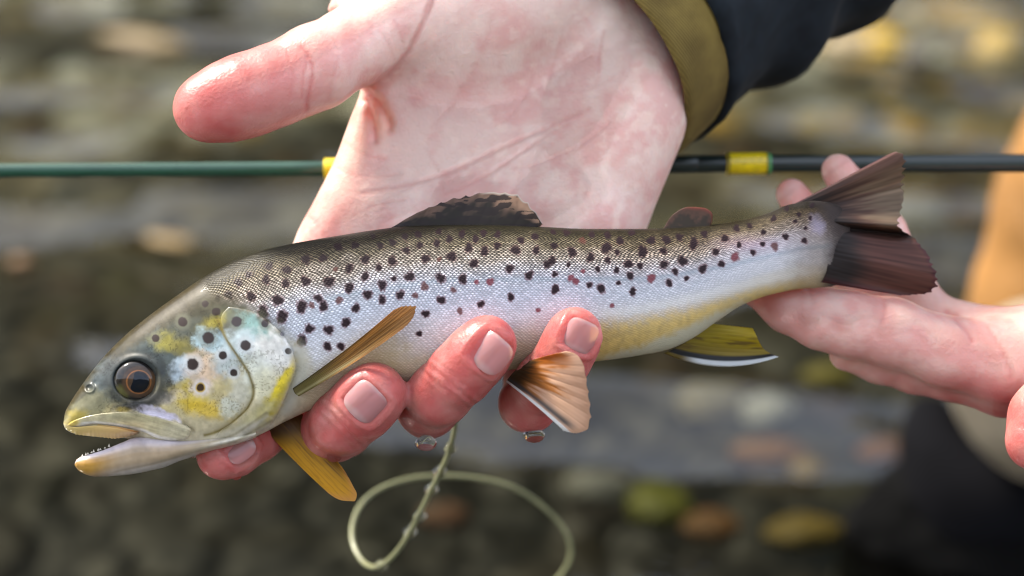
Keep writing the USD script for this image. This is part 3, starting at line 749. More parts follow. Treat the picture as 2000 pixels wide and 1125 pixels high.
# hollow top
hol = np.clip(np.cos(JT), 0, 1) ** 3 * (np.abs(np.sin(JT)) < 0.62) * np.interp(JX, [150, 180, 300], [0, 9, 7])
JY = jy + hol * (1 - (np.sin(JT) / 0.62) ** 2).clip(0, 1) + 1.0 * (np.abs(np.sin(JT)) > .3) * (np.cos(JT) > .4) * (vnoise(np.stack([JX / 3.5, 0 * JX, 0 * JX], -1)) - .5) * (JX < 215)
kk = (JY - jt(JX)) / np.maximum(jb(JX) - jt(JX), 1)
c = lerp(np.array((.54, .49, .53)), np.array((.33, .25, .16)), sstep(0.16, 0.40, kk))
c = lerp(c, np.array((.44, .38, .33)), sstep(.7, .95, kk))
c = lerp(c, np.array((.32, .17, .02)), 0.95 * (1 - sstep(170, 240, JX + 30 * (kk - 0.7))) * sstep(0.15, 0.4, kk))
c = lerp(c, np.array((.60, .42, .30)), 0.7 * (np.cos(JT) > .75) * (np.abs(np.sin(JT)) < .5))
gl2 = JY - np.interp(JX, [180, 234, 300, 355, 420], [934, 919, 905, 889, 872])
c = lerp(c, np.array((.24, .20, .14)), .7 * np.exp(-(gl2 / 2.2) ** 2) * sstep(190, 240, JX)); c = lerp(c, np.array((.52, .48, .44)), .8 * sstep(2, 6, gl2) * sstep(190, 240, JX))
nn = fbm(np.stack([JX / 10, JY / 10, 0 * JX], -1), 4) - .5
c = c * (1 + .35 * nn)[..., None]
c = lerp(c, fish_colour(JX.ravel(), np.minimum(JY, bot(JX) - 1).ravel()).reshape(c.shape), sstep(330, 470, JX))
f = grid_faces(len(jx), len(jth), True); f = np.vstack([f[:, [0, 1, 2]], f[:, [0, 2, 3]]])
v = W(P(JX, JY, jz).reshape(-1, 3)); c = c.reshape(-1, 3)
v = np.vstack([v, v[:96].mean(0)]); c = np.vstack([c, c[0]]); f = np.vstack([f, np.stack([np.full(96, len(v) - 1), np.arange(96), (np.arange(96) + 1) % 96], 1)])
if trimesh.Trimesh(v, f, process=False).volume < 0:
    f = f[:, ::-1]
jaw_ = obj('lower_jaw', v, f, M_head, trout, col=c)

tv, tf_ = [], []
for k_, tx_ in enumerate((157, 161, 168, 172, 179, 183, 192, 196, 205, 213)):
    for sg in (1, -1):
        zz_ = sg * float(np.interp(tx_, [150, 165, 200, 230], [1.4, 2.6, 3.9, 4.8])) / 1000
        cone = trimesh.creation.cone(radius=.00034, height=.00045 + .0006 * ((k_ * 7) % 4) / 4, sections=8)
        cv_ = np.array(cone.vertices); cv_ = np.stack([cv_[:, 0], cv_[:, 2], cv_[:, 1]], -1)
        tv.append(cv_ + P(tx_, float(jt(tx_)) + 3.4, zz_)); tf_.append(np.array(cone.faces)[:, ::-1] + sum(len(q) for q in tv[:-1]))
M_tooth = plain('trout_tooth_look', (.62, .58, .50), .3, 200, .1)
obj('teeth', W(np.vstack(tv)), np.vstack(tf_), M_tooth, jaw_)

# eye
def dome(cx, cy, rx, ry, z0, bulge, n=40, m=64, tilt=(0, 0)):
    r = np.linspace(0, 1, n)[1:]; a = np.arange(m) / m * 2 * np.pi
    R, Aa = np.meshgrid(r, a, indexing='ij')
    x = cx + rx * R * np.cos(Aa); y = cy + ry * R * np.sin(Aa)
    z = z0 + bulge * np.sqrt(1 - 0.98 * R ** 2) + tilt[0] * (x - cx) + tilt[1] * (y - cy)
    v = np.vstack([P(x, y, z).reshape(-1, 3), P(cx, cy, z0 + bulge)[None]])
    q = grid_faces(n - 1, m, True); f = np.vstack([q[:, [0, 1, 2]], q[:, [0, 2, 3]], np.stack([np.full(m, len(v) - 1), np.arange(m), (np.arange(m) + 1) % m], 1)])
    w = W(v)
    if (np.cross(w[f[:, 1]] - w[f[:, 0]], w[f[:, 2]] - w[f[:, 0]]) @ EZ).mean() < 0:
        f = f[:, ::-1]
    return w, f, np.r_[R.ravel(), 0], np.r_[x.ravel(), cx], np.r_[y.ravel(), cy]


ez = float(body_z(np.array(266.0), np.array(742.0), False))
w, f, R, ex, ey = dome(266, 743, 42.5, 38.5, ez - 0.0019, 0.0028, tilt=(-0.000012, 0.0))
q = np.hypot((ex - 271) / 1.0, (ey - 746) / 0.95)
c = np.tile(np.array((.014, .013, .012)), (len(q), 1))
c = lerp(c, np.array((.16, .08, .03)), np.clip(sstep(30, 12, np.hypot(ex - 296, ey - 752)), 0, 1) * 0.9)
c = lerp(c, np.array((.07, .065, .02)), sstep(22, 8, np.hypot(ex - 236, ey - 768)) * 0.9)
c = lerp(c, np.array((.05, .03, .018)), 0.8 * sstep(36, 29, q))
c = lerp(c, np.array((.30, .12, .04)), 0.75 * np.exp(-((q - 23.5) / 1.2) ** 2))
c = c * (0.8 + 0.5 * fbm(np.stack([np.arctan2(ey - 746, ex - 271) * 6, q / 8, 0 * q], -1), 3))[:, None]
eye = obj('eye', w, f, M_eye, trout, col=c)
w, f, *_ = dome(269, 745.5, 22, 20.5, ez + 0.00044, 0.00056, 20, 48)
obj('pupil', w, f, M_pupil, eye)


# fins ------------------------------------------------------------
def fin(name, base, tip, parent, zf, colf, n=140, m=70, ridge=0.00008, rays=22, th0=0.0005, th1=0.00016, bend=0.0, ragged=0.0, label=None):
    """Rays run from the base line to the tip line. zf(u, s): depth in mm; colf(u, s, x, y): colour."""
    B, T = pline(base, n), pline(tip, n)
    u, s = np.meshgrid(np.linspace(0, 1, n), np.linspace(0, 1, m), indexing='ij')
    rag = 1 - ragged * np.abs(np.sin(rays * np.pi * u)) * vnoise(np.stack([u * rays, 0 * u, 0 * u], -1), 3)
    ss = s * rag
    xy = B[:, None] * (1 - ss)[..., None] + T[:, None] * ss[..., None]
    dirn = T - B; nrm = np.stack([-dirn[:, 1], dirn[:, 0]], -1)
    xy = xy + (bend(u) if callable(bend) else bend) * np.ones_like(ss)[..., None] * (ss * (1 - ss))[..., None] * nrm[:, None] if not callable(bend) else xy + (bend(u) * ss * (1 - ss))[..., None] * nrm[:, None]
    z = zf(u, s) / 1000
    rd = ridge * (np.abs(np.sin(rays * np.pi * u)) ** 0.7) * sstep(0, .1, s) + 0.4 * ridge * np.abs(np.sin(3 * rays * np.pi * u)) * sstep(.3, .8, s)
    t = th0 + (th1 - th0) * s
    t = t * np.sqrt(np.clip(1 - (np.clip(s, .96, 1) - .96) ** 2 / .0016, 0, 1)) * np.sqrt(np.clip(np.minimum(u, 1 - u) / 0.02, 0, 1)) + 1e-5
    c = colf(u, s, xy[..., 0], xy[..., 1]).reshape(-1, 3)
    fr = P(xy[..., 0], xy[..., 1], z + t / 2 + rd).reshape(-1, 3); bk = P(xy[..., 0], xy[..., 1], z - t / 2 + rd * .3).reshape(-1, 3)
    q = grid_faces(n, m); f = np.vstack([q[:, [0, 1, 2]], q[:, [0, 2, 3]]])
    N = n * m
    idx = np.arange(N).reshape(n, m)
    loop = np.r_[idx[0, :-1], idx[:-1, -1], idx[-1, :0:-1], idx[:0:-1, 0]]; nx = np.roll(loop, -1)
    F = np.vstack([f, f[:, ::-1] + N, np.stack([nx, loop, loop + N], 1), np.stack([nx, loop + N, nx + N], 1)])
    V = W(np.vstack([fr, bk]))
    if (np.cross(V[f[:, 1]] - V[f[:, 0]], V[f[:, 2]] - V[f[:, 0]]) @ EZ).mean() < 0:
        F = F[:, ::-1]
    pr = obj(name, V, F, M_fin, parent, col=np.vstack([c, c]))
    return tag(pr, label) if label else pr


def rays_noise(u, s, n, seed):
    return fbm(np.stack([u * n, s * 3.0, 0 * u + seed], -1), 3) - 0.5


def c_dorsal(u, s, x, y):
    n = rays_noise(u, s, 16, 2)
    c = lerp(np.array((.03, .024, .018)), np.array((.20, .12, .085)), sstep(.45, .95, s + .7 * n) * 0.8)
    c = lerp(c, np.array((.46, .29, .19)), sstep(930, 1040, x + 140 * n) * sstep(.45, .9, s))
    c = lerp(c, np.array((.028, .02, .018)), 0.9 * (fbm(np.stack([x / 26, y / 8, 0 * x], -1), 2) > .56))
    c = lerp(c, np.array((.55, .47, .40)), sstep(.93, .99, s) * sstep(930, 960, x))
    return c


fin('dorsal_fin', [(742, 452), (800, 446), (900, 446), (1000, 448), (1045, 450)], [(770, 442), (830, 408), (900, 383), (960, 375), (1000, 376), (1022, 386), (1040, 405), (1060, 438)], trout, lambda u, s: float(0.5) - 1.5 * s + 1.2 * np.sin(u * 9) * s + mid(900), c_dorsal, rays=13, ragged=0.10, bend=0.10)


def c_adip(u, s, x, y):
    n = fbm(np.stack([x / 8, y / 8, 0 * x], -1), 3) - .5
    c = lerp(np.array((.055, .042, .03)), np.array((.12, .065, .045)), sstep(.3, .9, s + n))
    return lerp(c, np.array((.20, .06, .04)), sstep(.82, .97, s) * sstep(.3, .6, u))


fin('adipose_fin', [(1290, 452), (1330, 452), (1380, 450)], [(1298, 443), (1318, 416), (1345, 404), (1375, 406), (1392, 420), (1388, 440)], trout, lambda u, s: mid(1340) + 0 * u, c_adip, rays=3, ridge=0.00002, th0=.0022, th1=.0012)


def c_tail(u, s, x, y):
    n = rays_noise(u, s, 34, 6); n3 = fbm(np.stack([u * 70, s * 2, 0 * u + 3], -1), 2) - .5
    c = lerp(np.array((.032, .024, .022)), np.array((.13, .065, .045)), sstep(.2, .8, s + .4 * n))
    c = lerp(c, np.array((.22, .155, .10)), sstep(.5, 1.0, s + .7 * n) * (1 - sstep(.40, .52, u)) * sstep(.06, .2, u))
    c = lerp(c, np.array((.14, .055, .042)), .75 * sstep(.52, .6, u) * sstep(.2, .5, s))
    c = lerp(c, np.array((.10, .03, .035)), .85 * np.maximum(sstep(.07, .02, u), sstep(.95, .99, s) * sstep(.5, .6, u)))
    c = lerp(c, np.array((.018, .014, .013)), .9 * np.exp(-((u - .505) / .035) ** 2) * sstep(.05, .25, s))
    c = lerp(c, np.array((.09, .02, .025)), .7 * sstep(.93, .99, u))
    return c * (1 + .9 * n3)[..., None]


fin('tail_fin', [(1486, 432), (1560, 420), (1604, 440), (1616, 480), (1616, 520), (1604, 552)], [(1735, 302), (1755, 296), (1771, 312), (1768, 350), (1764, 400), (1758, 440), (1790, 468), (1815, 500), (1832, 540), (1834, 556), (1812, 574), (1760, 577)], trout,
    lambda u, s: -13.0 - 3.0 * s + 1.4 * np.exp(-s * 9) + 3.0 * np.exp(-((u - .44) / .05) ** 2) * s - 4.5 * np.exp(-((u - .52) / .035) ** 2) * s + 1.2 * np.sin(u * 19) * s, c_tail, n=260, rays=26, th0=.0022, th1=.0003, ragged=.05)


def c_pect(u, s, x, y):
    n = rays_noise(u, s, 22, 8)
    c = lerp(np.array((.14, .11, .02)), np.array((.50, .24, .05)), sstep(.15, .55, s))
    c = lerp(c, np.array((.10, .05, .015)), .6 * sstep(.10, .34, n + .12))
    c = lerp(c, np.array((.16, .075, .02)), .3 * (np.abs(np.sin(11.5 * np.pi * u + 5 * n)) < .35) * sstep(.1, .3, s))
    c = lerp(c, np.array((.16, .075, .02)), .25 * (np.abs(np.sin(23 * np.pi * u + 4 * n)) < .3) * sstep(.45, .6, s))
    c = lerp(c, np.array((.06, .045, .01)), .85 * (1 - sstep(.04, .24, u)) * (1 - sstep(.5, .95, s)))
    c = lerp(c, np.array((.40, .36, .16)), .6 * np.exp(-((u - .75) / .10) ** 2) * (1 - sstep(.35, .8, s)))
    return lerp(c, np.array((.48, .24, .09)), .5 * sstep(.7, 1, s))


pz = lambda x, y: float(body_z(np.array(float(x)), np.array(float(y)), False)) * 1000
fin('pectoral_fin', [(572, 758), (576, 768), (584, 774)], [(768, 606), (800, 596), (815, 597), (808, 618), (790, 640)], trout,
    lambda u, s: pz(590, 765) + 1.6 + 9.0 * np.sin(s * 1.4) + 1.2 * (u - .5) * (1 - s), c_pect, n=110, m=110, rays=11, bend=0.06, ragged=.02, th0=.0012)
# fleshy root of the fin
def c_pect2(u, s, x, y):
    n = rays_noise(u, s, 20, 5)
    c = lerp(np.array((.10, .05, .02)), np.array((.66, .36, .02)), sstep(.05, .35, s))
    c = lerp(c, np.array((.20, .09, .02)), .8 * sstep(.05, .3, n) * sstep(.25, .5, u))
    c = lerp(c, np.array((.26, .10, .015)), .3 * (np.abs(np.sin(10.5 * np.pi * u + 5 * n)) < .3) * sstep(.1, .3, s))
    c = lerp(c, np.array((.16, .07, .015)), .7 * sstep(.4, .8, u) * (1 - sstep(.75, 1, s)))
    return lerp(c, np.array((.60, .30, .10)), .6 * sstep(.85, 1, s))


fin('pectoral_fin', [(516, 838), (545, 828), (590, 808)], [(640, 962), (672, 978), (692, 979), (697, 966), (690, 950), (668, 912)], trout,
    lambda u, s: -6 + 5 * s + 3 * np.sin(u * 3), c_pect2, n=110, m=110, rays=10, bend=0.05, label='translucent amber fin hanging below the throat')


def c_pelv(u, s, x, y):
    n = rays_noise(u, s, 13, 4)
    c = lerp(np.array((.06, .035, .014)), np.array((.40, .15, .03)), sstep(.12, .34, s + .25 * n))
    c = lerp(c, np.array((.64, .41, .27)), sstep(.40, .74, s + .8 * n + .35 * (u - .35)))
    c = lerp(c, np.array((.42, .13, .02)), .85 * (1 - sstep(.10, .32, u)) * sstep(.2, .4, s) * (1 - sstep(.7, .95, s)))
    c = lerp(c, np.array((.045, .05, .055)), .9 * np.exp(-((u - .87) / .045) ** 2) * (1 - sstep(.8, 1, s)))
    return lerp(c, np.array((.72, .74, .72)), .95 * sstep(.915, .945, u))


fin('pelvic_fin', [(1030, 706), (1008, 722), (988, 746)], [(1105, 686), (1122, 690), (1138, 708), (1146, 740), (1152, 780), (1155, 815), (1148, 838), (1125, 846), (1100, 841)], trout,
    lambda u, s: pz(1010, 690) - 2 + 26 * np.sin(1.5 * s ** .65) - 5 * s * sstep(.5, 1, u) + 1.2 * np.sin(u * 8) * s, c_pelv, rays=9, bend=-0.06, ragged=.03, th0=.0012)


def c_anal(u, s, x, y):
    n = rays_noise(u, s, 14, 12)
    c = lerp(np.array((.36, .28, .03)), np.array((.48, .36, .015)), s)
    c = lerp(c, np.array((.14, .085, .03)), .8 * sstep(.0, .22, n) * sstep(.15, .4, u))
    c = lerp(c, np.array((.20, .14, .035)), .6 * sstep(.4, .7, u))
    c = lerp(c, np.array((.025, .028, .035)), .97 * sstep(.76, .82, u) * (1 - sstep(.90, .93, u)))
    return lerp(c, np.array((.72, .76, .78)),   .97 * sstep(.88, .92, u) * sstep(.12, .3, s))


fin('anal_fin', [(1392, 632), (1350, 662), (1310, 684), (1296, 690)], [(1470, 641), (1477, 655), (1484, 670), (1492, 682), (1504, 690), (1521, 697)], trout,
    lambda u, s: mid(1350) - 1.0 - 5 * s + 1.2 * np.sin(u * 7) * s, c_anal, rays=10, bend=lambda u: 0.40 * u ** 3, th0=.0016)

# ------------------------------------------------------------------ the person
person = thing('person', ground(2100, 900, BED), 'person in a dark jacket and tan waders cradling the spotted trout in both bare hands', 'person')

# right hand: palm to the camera, thumb to the left, fingers curled under the fish
H = 0.00062
lo = P(300, 1000, 0.0).copy(); hi = P(1500, -300, -0.05).copy()
F1 = Field([lo[0], lo[1], -0.105], [hi[0], hi[1], 0.036], H)
PALM = np.array([(640, 20), (706, 166), (682, 240), (655, 312), (615, 392), (578, 464), (560, 530), (600, 600), (760, 640), (960, 640), (1140, 610), (1225, 530), (1262, 452), (1284, 384), (1310, 316), (1337, 256), (1346, 205), (1330, 158), (1286, 102), (1218, 50), (1175, -10), (1140, -120), (900, -160), (720, -100)], float)
PALM = pline(np.vstack([PALM, PALM[:1]]), 140)[:-1]


def palm_z(X, Y):
    px = X / (S * 1.05) + 1000; py = 562.5 - Y / (S * 1.05)
    al = ((px - 850) * 0.72 - (py - 480) * 0.69)
    return -0.0315 - 0.010 * sstep(50, 600, al) - 0.004 * sstep(450, 620, py)


F1.slab(P(PALM[:, 0], PALM[:, 1], -0.032)[:, :2], palm_z, 0.0125, 0.0115, 0.004)
I3 = np.eye(3)
# thumb
F1.chain(mm([(1010, -70, -34, 17), (800, 28, -24, 15.2), (690, 91, -14, 12.0), (615, 132, -7, 12.8), (565, 156, -4, 11.9), (520, 173, -2, 12.1), (475, 188, -1, 12.2), (432, 203, 0, 11.2), (402, 212, 0.5, 9.9)]), 0.007, 0.003)
# ball of the thumb, heel of the hand, pads below the fingers
def ell(px, py, z, rx, ry, rz, ang, k):
    a = math.radians(ang); ax = [(math.cos(a), math.sin(a), 0), (-math.sin(a), math.cos(a), 0), (0, 0, 1)]
    F1.ellipsoid(P(px, py, z / 1000), ax, (rx / 1000, ry / 1000, rz / 1000), k)


ell(960, 20, -30, 36, 22, 17, 28, 0.010)
ell(1190, 250, -36, 19, 34, 15.5, -18, 0.010)
ell(760, 430, -32, 17, 15, 15, 0, 0.008)
ell(930, 440, -32, 17, 13, 14.5, 0, 0.008)
ell(1110, 430, -32, 17, 14, 14.5, 0, 0.008)
# forearm
fa = [(1150, 40, -50, 23), (1260, -70, -75, 24), (1400, -220, -108, 27)]
F1.chain(mm(fa), 0.012, 0.004)
FING = {
    'index': [(665, 520, -33, 10.5), (600, 700, -32, 9.6), (560, 805, -24, 8.6), (500, 848, -12, 8.2), (455, 876, -5, 8.3), (432, 888, -3, 7.6)],
    'middle': [(790, 540, -33, 10.5), (725, 740, -33, 9.8), (668, 830, -22, 9.8), (652, 838, -6, 9.6), (672, 822, 5, 9.5), (705, 796, 10, 9.6), (730, 772, 12.5, 9.0), (722, 776, 12.5, 9.0)],
    'ring': [(940, 550, -33, 10.5), (872, 750, -33, 9.6), (836, 794, -20, 9.4), (838, 788, -3, 9.3), (860, 768, 9, 9.2), (900, 728, 16, 9.2), (932, 694, 19.5, 9.0), (952, 672, 21, 8.5)],
    'little': [(1090, 550, -33, 9.5), (1040, 740, -32, 8.6), (1030, 788, -20, 8.4), (1034, 788, -4, 8.3), (1062, 745, 7, 8.1), (1100, 700, 14, 8.0), (1118, 664, 17, 7.9), (1124, 650, 17.5, 7.5)],
}
for k_, pts in FING.items():
    F1.chain(mm(pts), 0.003, 0.003)
v, f, L = F1.mesh()
n = vnormals(v, f)
px, py = PX(v)
front = sstep(-0.1, 0.5, n[:, 2])

# creases and folds
CREASES = [  # points, half width px, depth mm, redness
    ([(846, -10), (828, 40), (806, 88), (775, 130), (728, 160)], 5, 0.9, .5),
    ([(700, 378), (800, 360), (900, 326), (985, 286), (1070, 250), (1150, 215)], 5, 0.35, .35),
    ([(870, 380), (998, 311), (1060, 270), (1113, 243)], 4, 0.25, .25),
    ([(588, 92), (606, 118), (610, 150), (602, 190), (598, 215)], 4, 0.55, .6),
    ([(600, 112), (592, 150), (590, 190)], 3, 0.25, .4),
    ([(712, 178), (742, 205), (762, 250)], 9, 2.6, .5),
    ([(712, 196), (728, 235), (732, 275)], 8, 2.0, .4),
    ([(1180, 60), (1172, 100), (1170, 140)], 3, 0.2, .3),
    ([(600, 420), (620, 440), (640, 470)], 4, 0.25, .3),
    ([(960, 30), (940, 110), (900, 180), (850, 240)], 6, 0.22, .15),
    ([(650, 75), (660, 110), (652, 150), (640, 190)], 3, .2, .15), ([(500, 120), (512, 160), (505, 215)], 3, .15, .15), ([(560, 95), (570, 140), (562, 200)], 3, .2, .2),
    ([(740, 60), (760, 90), (770, 120)], 3, .2, .2), ([(770, 40), (785, 75), (790, 105)], 3, .2, .2), ([(660, 330), (720, 345), (780, 340)], 3, .2, .2), ([(690, 420), (740, 400), (790, 390)], 3, .15, .2),
    ([(1040, 150), (1010, 210), (960, 250)], 3, .15, .15), ([(1100, 60), (1080, 130), (1060, 190)], 3, .15, .15), ([(830, 290), (860, 350), (870, 410)], 3, .15, .15), ([(1200, 150), (1150, 175), (1110, 180)], 3, .15, .15),
    ([(1000, 330), (1080, 310), (1160, 265), (1210, 215)], 3, .18, .15), ([(650, 250), (690, 290), (750, 310)], 3, .2, .2),
]
disp = np.zeros(len(v)); red = np.zeros(len(v))
for poly, w_, dmm, rd in CREASES:
    d = seg_dist(px, py, spline(poly, 40))
    d = d + 3 * (vnoise(np.stack([px / 10, py / 10, 0 * px], -1)) - .5)
    g = np.exp(-(d / w_) ** 2) * front
    disp -= 0.55 * dmm / 1000 * g; red = np.maximum(red, .8 * rd * np.exp(-(d / (w_ * 1.2)) ** 2) * front)
p3 = v * 1000
disp += 0.0003 * (fbm(p3 / 9, 3) - .5) + 0.00010 * (fbm(p3 / 2.2, 2, 4) - .5)
# knuckle wrinkles on the curled fingers
for (kx, ky, ax_, ay_) in [(880, 752, .64, -.77), (664, 832, .72, -.69), (1075, 730, .5, -.87)]:
    al = (px - kx) * ax_ + (py - ky) * ay_; ac = np.abs(-(px - kx) * ay_ + (py - ky) * ax_)
    w_ = np.exp(-(al / 22) ** 2) * (ac < 75) * front * (v[:, 2] > -0.004)
    disp -= 0.0004 * w_ * (0.5 + 0.5 * np.sin(al / 2.6 + 2 * vnoise(np.stack([px / 12, py / 12, 0 * px], -1))))
# nails: the plate's frame, and the bed pressed into the fingertip
NAILS = [((957, 690), 21, (.64, -.77), 5.9, 11.0, (-.10, .10, 1), 8.8), ((712, 786), 12.5, (.70, -.71), 6.1, 10.6, (.14, .12, 1), 9.2), ((1134, 657), 17.5, (.42, -.91), 5.2, 9.6, (.12, .12, 1), 7.8), ((462, 868), -6, (-.80, .60), 5.4, 9.5, (-.1, .55, 1), 8.2)]
frames = []
for (nx_, ny_), zc_, (ax_, ay_), hw, ln, nn, rc in NAILS:
    a = np.array([ax_, -ay_, 0.12]); a /= np.linalg.norm(a)
    nr = np.array(nn, float); nr -= a * (nr @ a); nr /= np.linalg.norm(nr)
    b = np.cross(a, nr)
    # the surface point under the nail centre along nr
    c0 = P(nx_, ny_, zc_ / 1000)
    dq = v - c0; tq = dq @ nr; lat = np.linalg.norm(dq - tq[:, None] * nr, axis=1)
    near_ = lat < 0.0016
    top_ = tq[near_ & (tq < 0.016)].max() if (near_ & (tq < 0.016)).any() else 0.008
    c1 = c0 + nr * top_
    c1 = c1 + (P(nx_, ny_, c1[2]) - c1)
    frames.append((c1, a, b, nr, hw / 1000, ln / 1000, rc / 1000))
    dq = v - c1; ua = dq @ a / (ln / 2000); ub = dq @ b / (hw / 1000); un = dq @ nr
    rim = np.maximum(np.abs(ua), np.abs(ub)) * .5 + .5 * (np.abs(ua) ** 3 + np.abs(ub) ** 3) ** (1 / 3)
    m_ = (un > -0.006) & (un < 0.004)
    disp += m_ * (-0.0009 * (1 - sstep(.85, 1.05, rim)) + 0.00045 * np.exp(-((rim - 1.22) / .13) ** 2))
    red = np.maximum(red, m_ * .55 * np.exp(-((rim - 1.06) / .10) ** 2))
v = v + n * disp[:, None]


def skin_colour(v, px, py, n, pale, ruddy, spots_):
    p3 = v * 1000
    a1 = fbm(p3 / 16, 4, 1); a2 = fbm(p3 / 5, 4, 2)
    c = lerp(np.array((.60, .435, .365)), np.array((.55, .30, .255)), .85 * sstep(.38, .62, .5 * a1 + .5 * a2))
    c = lerp(c, np.array((.66, .50, .41)), .55 * sstep(.52, .75, fbm(p3 / 3.6, 3, 9)) * pale)
    c = lerp(c, np.array((.36, .078, .070)), ruddy)
    return c


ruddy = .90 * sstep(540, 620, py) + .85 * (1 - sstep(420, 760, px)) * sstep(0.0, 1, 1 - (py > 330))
ruddy = np.maximum(ruddy, .35 * np.exp(-((px - 640) / 90) ** 2 - ((py - 410) / 60) ** 2))
ruddy = np.maximum(ruddy, .30 * np.exp(-((px - 890) / 120) ** 2 - ((py - 190) / 60) ** 2))
ruddy = np.clip(ruddy * (.7 + .6 * fbm(v * 1000 / 6, 3, 21)), 0, 1)
c = skin_colour(v, px, py, n, 1 - np.clip(ruddy, 0, 1), ruddy, None)
c = lerp(c, np.array((.40, .10, .085)), np.clip(red, 0, 1))
c = blob(c, px, py, 742, 225, 26, 40, (.62, .30, .17), .5, -20)  # orange glow of light through the thumb web, painted into the skin
hand = obj('hand', W(v), f, M_skin, person, col=c)
tag(hand, 'hand with open palm and outstretched thumb, fingers curled round the belly of the trout')


def nail(fr, parent):
    c1, a, b, nr, hw, ln, rc = fr
    U, T = np.meshgrid(np.linspace(-1, 1, 41), np.linspace(-1, 1, 41), indexing='ij')
    # square to superellipse
    r = np.maximum(np.abs(U), np.abs(T)); q = (np.abs(U) ** 3.2 + np.abs(T) ** 3.2) ** (1 / 3.2)
    s = np.where(q > 0, r / np.maximum(q, 1e-9), 1)
    u, t = U * s, T * s
    ph = u * hw / rc
    edge = np.maximum(np.abs(U), np.abs(T))
    h = -0.00030 + 0.0005 * (1 - edge ** 6) - 0.0006 * (t * .5 - .1) ** 2
    v = c1 + (t * ln / 2)[..., None] * a + (rc * np.sin(ph))[..., None] * b + (rc * (np.cos(ph) - 1) + h)[..., None] * nr
    v = v.reshape(-1, 3); q4 = grid_faces(41, 41); f = np.vstack([q4[:, [0, 1, 2]], q4[:, [0, 2, 3]]])
    if (np.cross(v[f[:, 1]] - v[f[:, 0]], v[f[:, 2]] - v[f[:, 0]]) @ nr).mean() < 0:
        f = f[:, ::-1]
    lun = sstep(-.45, -.75, t + .25 * u * u)
    col = lerp(np.array((.36, .145, .137)), np.array((.38, .20, .185)), lun)
    col = lerp(col, np.array((.40, .25, .225)), .5 * sstep(.80, .92, t + .1 * u * u))
    col = col * (0.93 + .14 * fbm(np.stack([u * 4, t * 1.2, 0 * u], -1), 3))[..., None]
    V = W(np.vstack([v, v - nr * 0.0004])); F = np.vstack([f, f[:, ::-1] + len(v)])
    col = col.reshape(-1, 3)
    obj('nail', V, F, M_nail, parent, col=np.vstack([col, col]))


for fr in frames:
    nail(fr, hand)

# left hand under the tail
lo = P(1440, 980, -0.03); hi = P(2420, 260, -0.03)
F2 = Field([lo[0], lo[1], -0.075], [hi[0], hi[1], 0.022], 0.0009)
HB = [
    [(1480, 566, -25, 5.6), (1540, 598, -23, 8.0), (1605, 622, -21, 9.4), (1660, 634, -20, 10), (1740, 648, -20, 10.4), (1850, 688, -21, 10.8), (1960, 705, -24, 14), (2080, 700, -27, 17)],
    [(1655, 690, -30, 5.8), (1720, 698, -33, 8), (1790, 712, -34, 9), (1850, 724, -33, 9), (1960, 752, -31, 9.8), (2080, 740, -30, 14)],
    [(1637, 333, -44, 5.4), (1672, 385, -45, 7), (1722, 455, -47, 7.6), (1765, 540, -47, 8), (1815, 625, -42, 8.6), (1950, 670, -36, 11), (2080, 690, -34, 15)],
    [(1547, 380, -48, 5.2), (1590, 440, -50, 6.6), (1650, 520, -52, 7.2), (1730, 600, -50, 7.8), (1850, 660, -46, 9), (2080, 690, -42, 13)],
    [(1960, 690, -30, 13), (2060, 690, -32, 17), (2200, 690, -36, 20), (2420, 680, -45, 23)],
    [(2024, 860, 6, 9.2), (2040, 815, 4, 10.2), (2100, 745, -6, 12), (2200, 700, -22, 16)],
]
for q_ in HB:
    F2.chain(mm(q_), 0.0035, 0.003)
v, f, L = F2.mesh()
n = vnormals(v, f); px, py = PX(v); front = sstep(-.1, .5, n[:, 2])
disp = np.zeros(len(v)); red = np.zeros(len(v))
for poly, w_, dmm, rd in [([(1575, 560), (1585, 575), (1588, 600)], 4, .3, .3), ([(1720, 575), (1728, 600), (1724, 630)], 5, .35, .3), ([(1850, 610), (1885, 640), (1900, 665)], 6, .7, .4), ([(1930, 640), (1960, 690), (1975, 740)], 5, .4, .3), ([(1985, 830), (2005, 835)], 3, .2, .2)]:
    g = np.exp(-(seg_dist(px, py, spline(poly, 20)) / w_) ** 2) * front
    disp -= dmm / 1000 * g; red = np.maximum(red, rd * g)
p3 = v * 1000
disp += .00025 * (fbm(p3 / 9, 3, 3) - .5) + .0001 * (fbm(p3 / 2.2, 2, 4) - .5)
v = v + n * disp[:, None]
ruddy = np.clip(.30 + .5 * sstep(700, 790, py) + .3 * (1 - sstep(1480, 1600, px)) + .4 * (px > 1940) * sstep(760, 830, py), 0, 1) * (.6 + .7 * fbm(p3 / 7, 3, 8))
c = skin_colour(v, px, py, n, 1 - ruddy, np.clip(ruddy, 0, 1), None)
c = lerp(c, np.array((.40, .12, .10)), red)
hand2 = obj('hand', W(v), f, M_skin, person, col=c)
tag(hand2, 'hand reaching in from the side with its fingers under the tail fin')


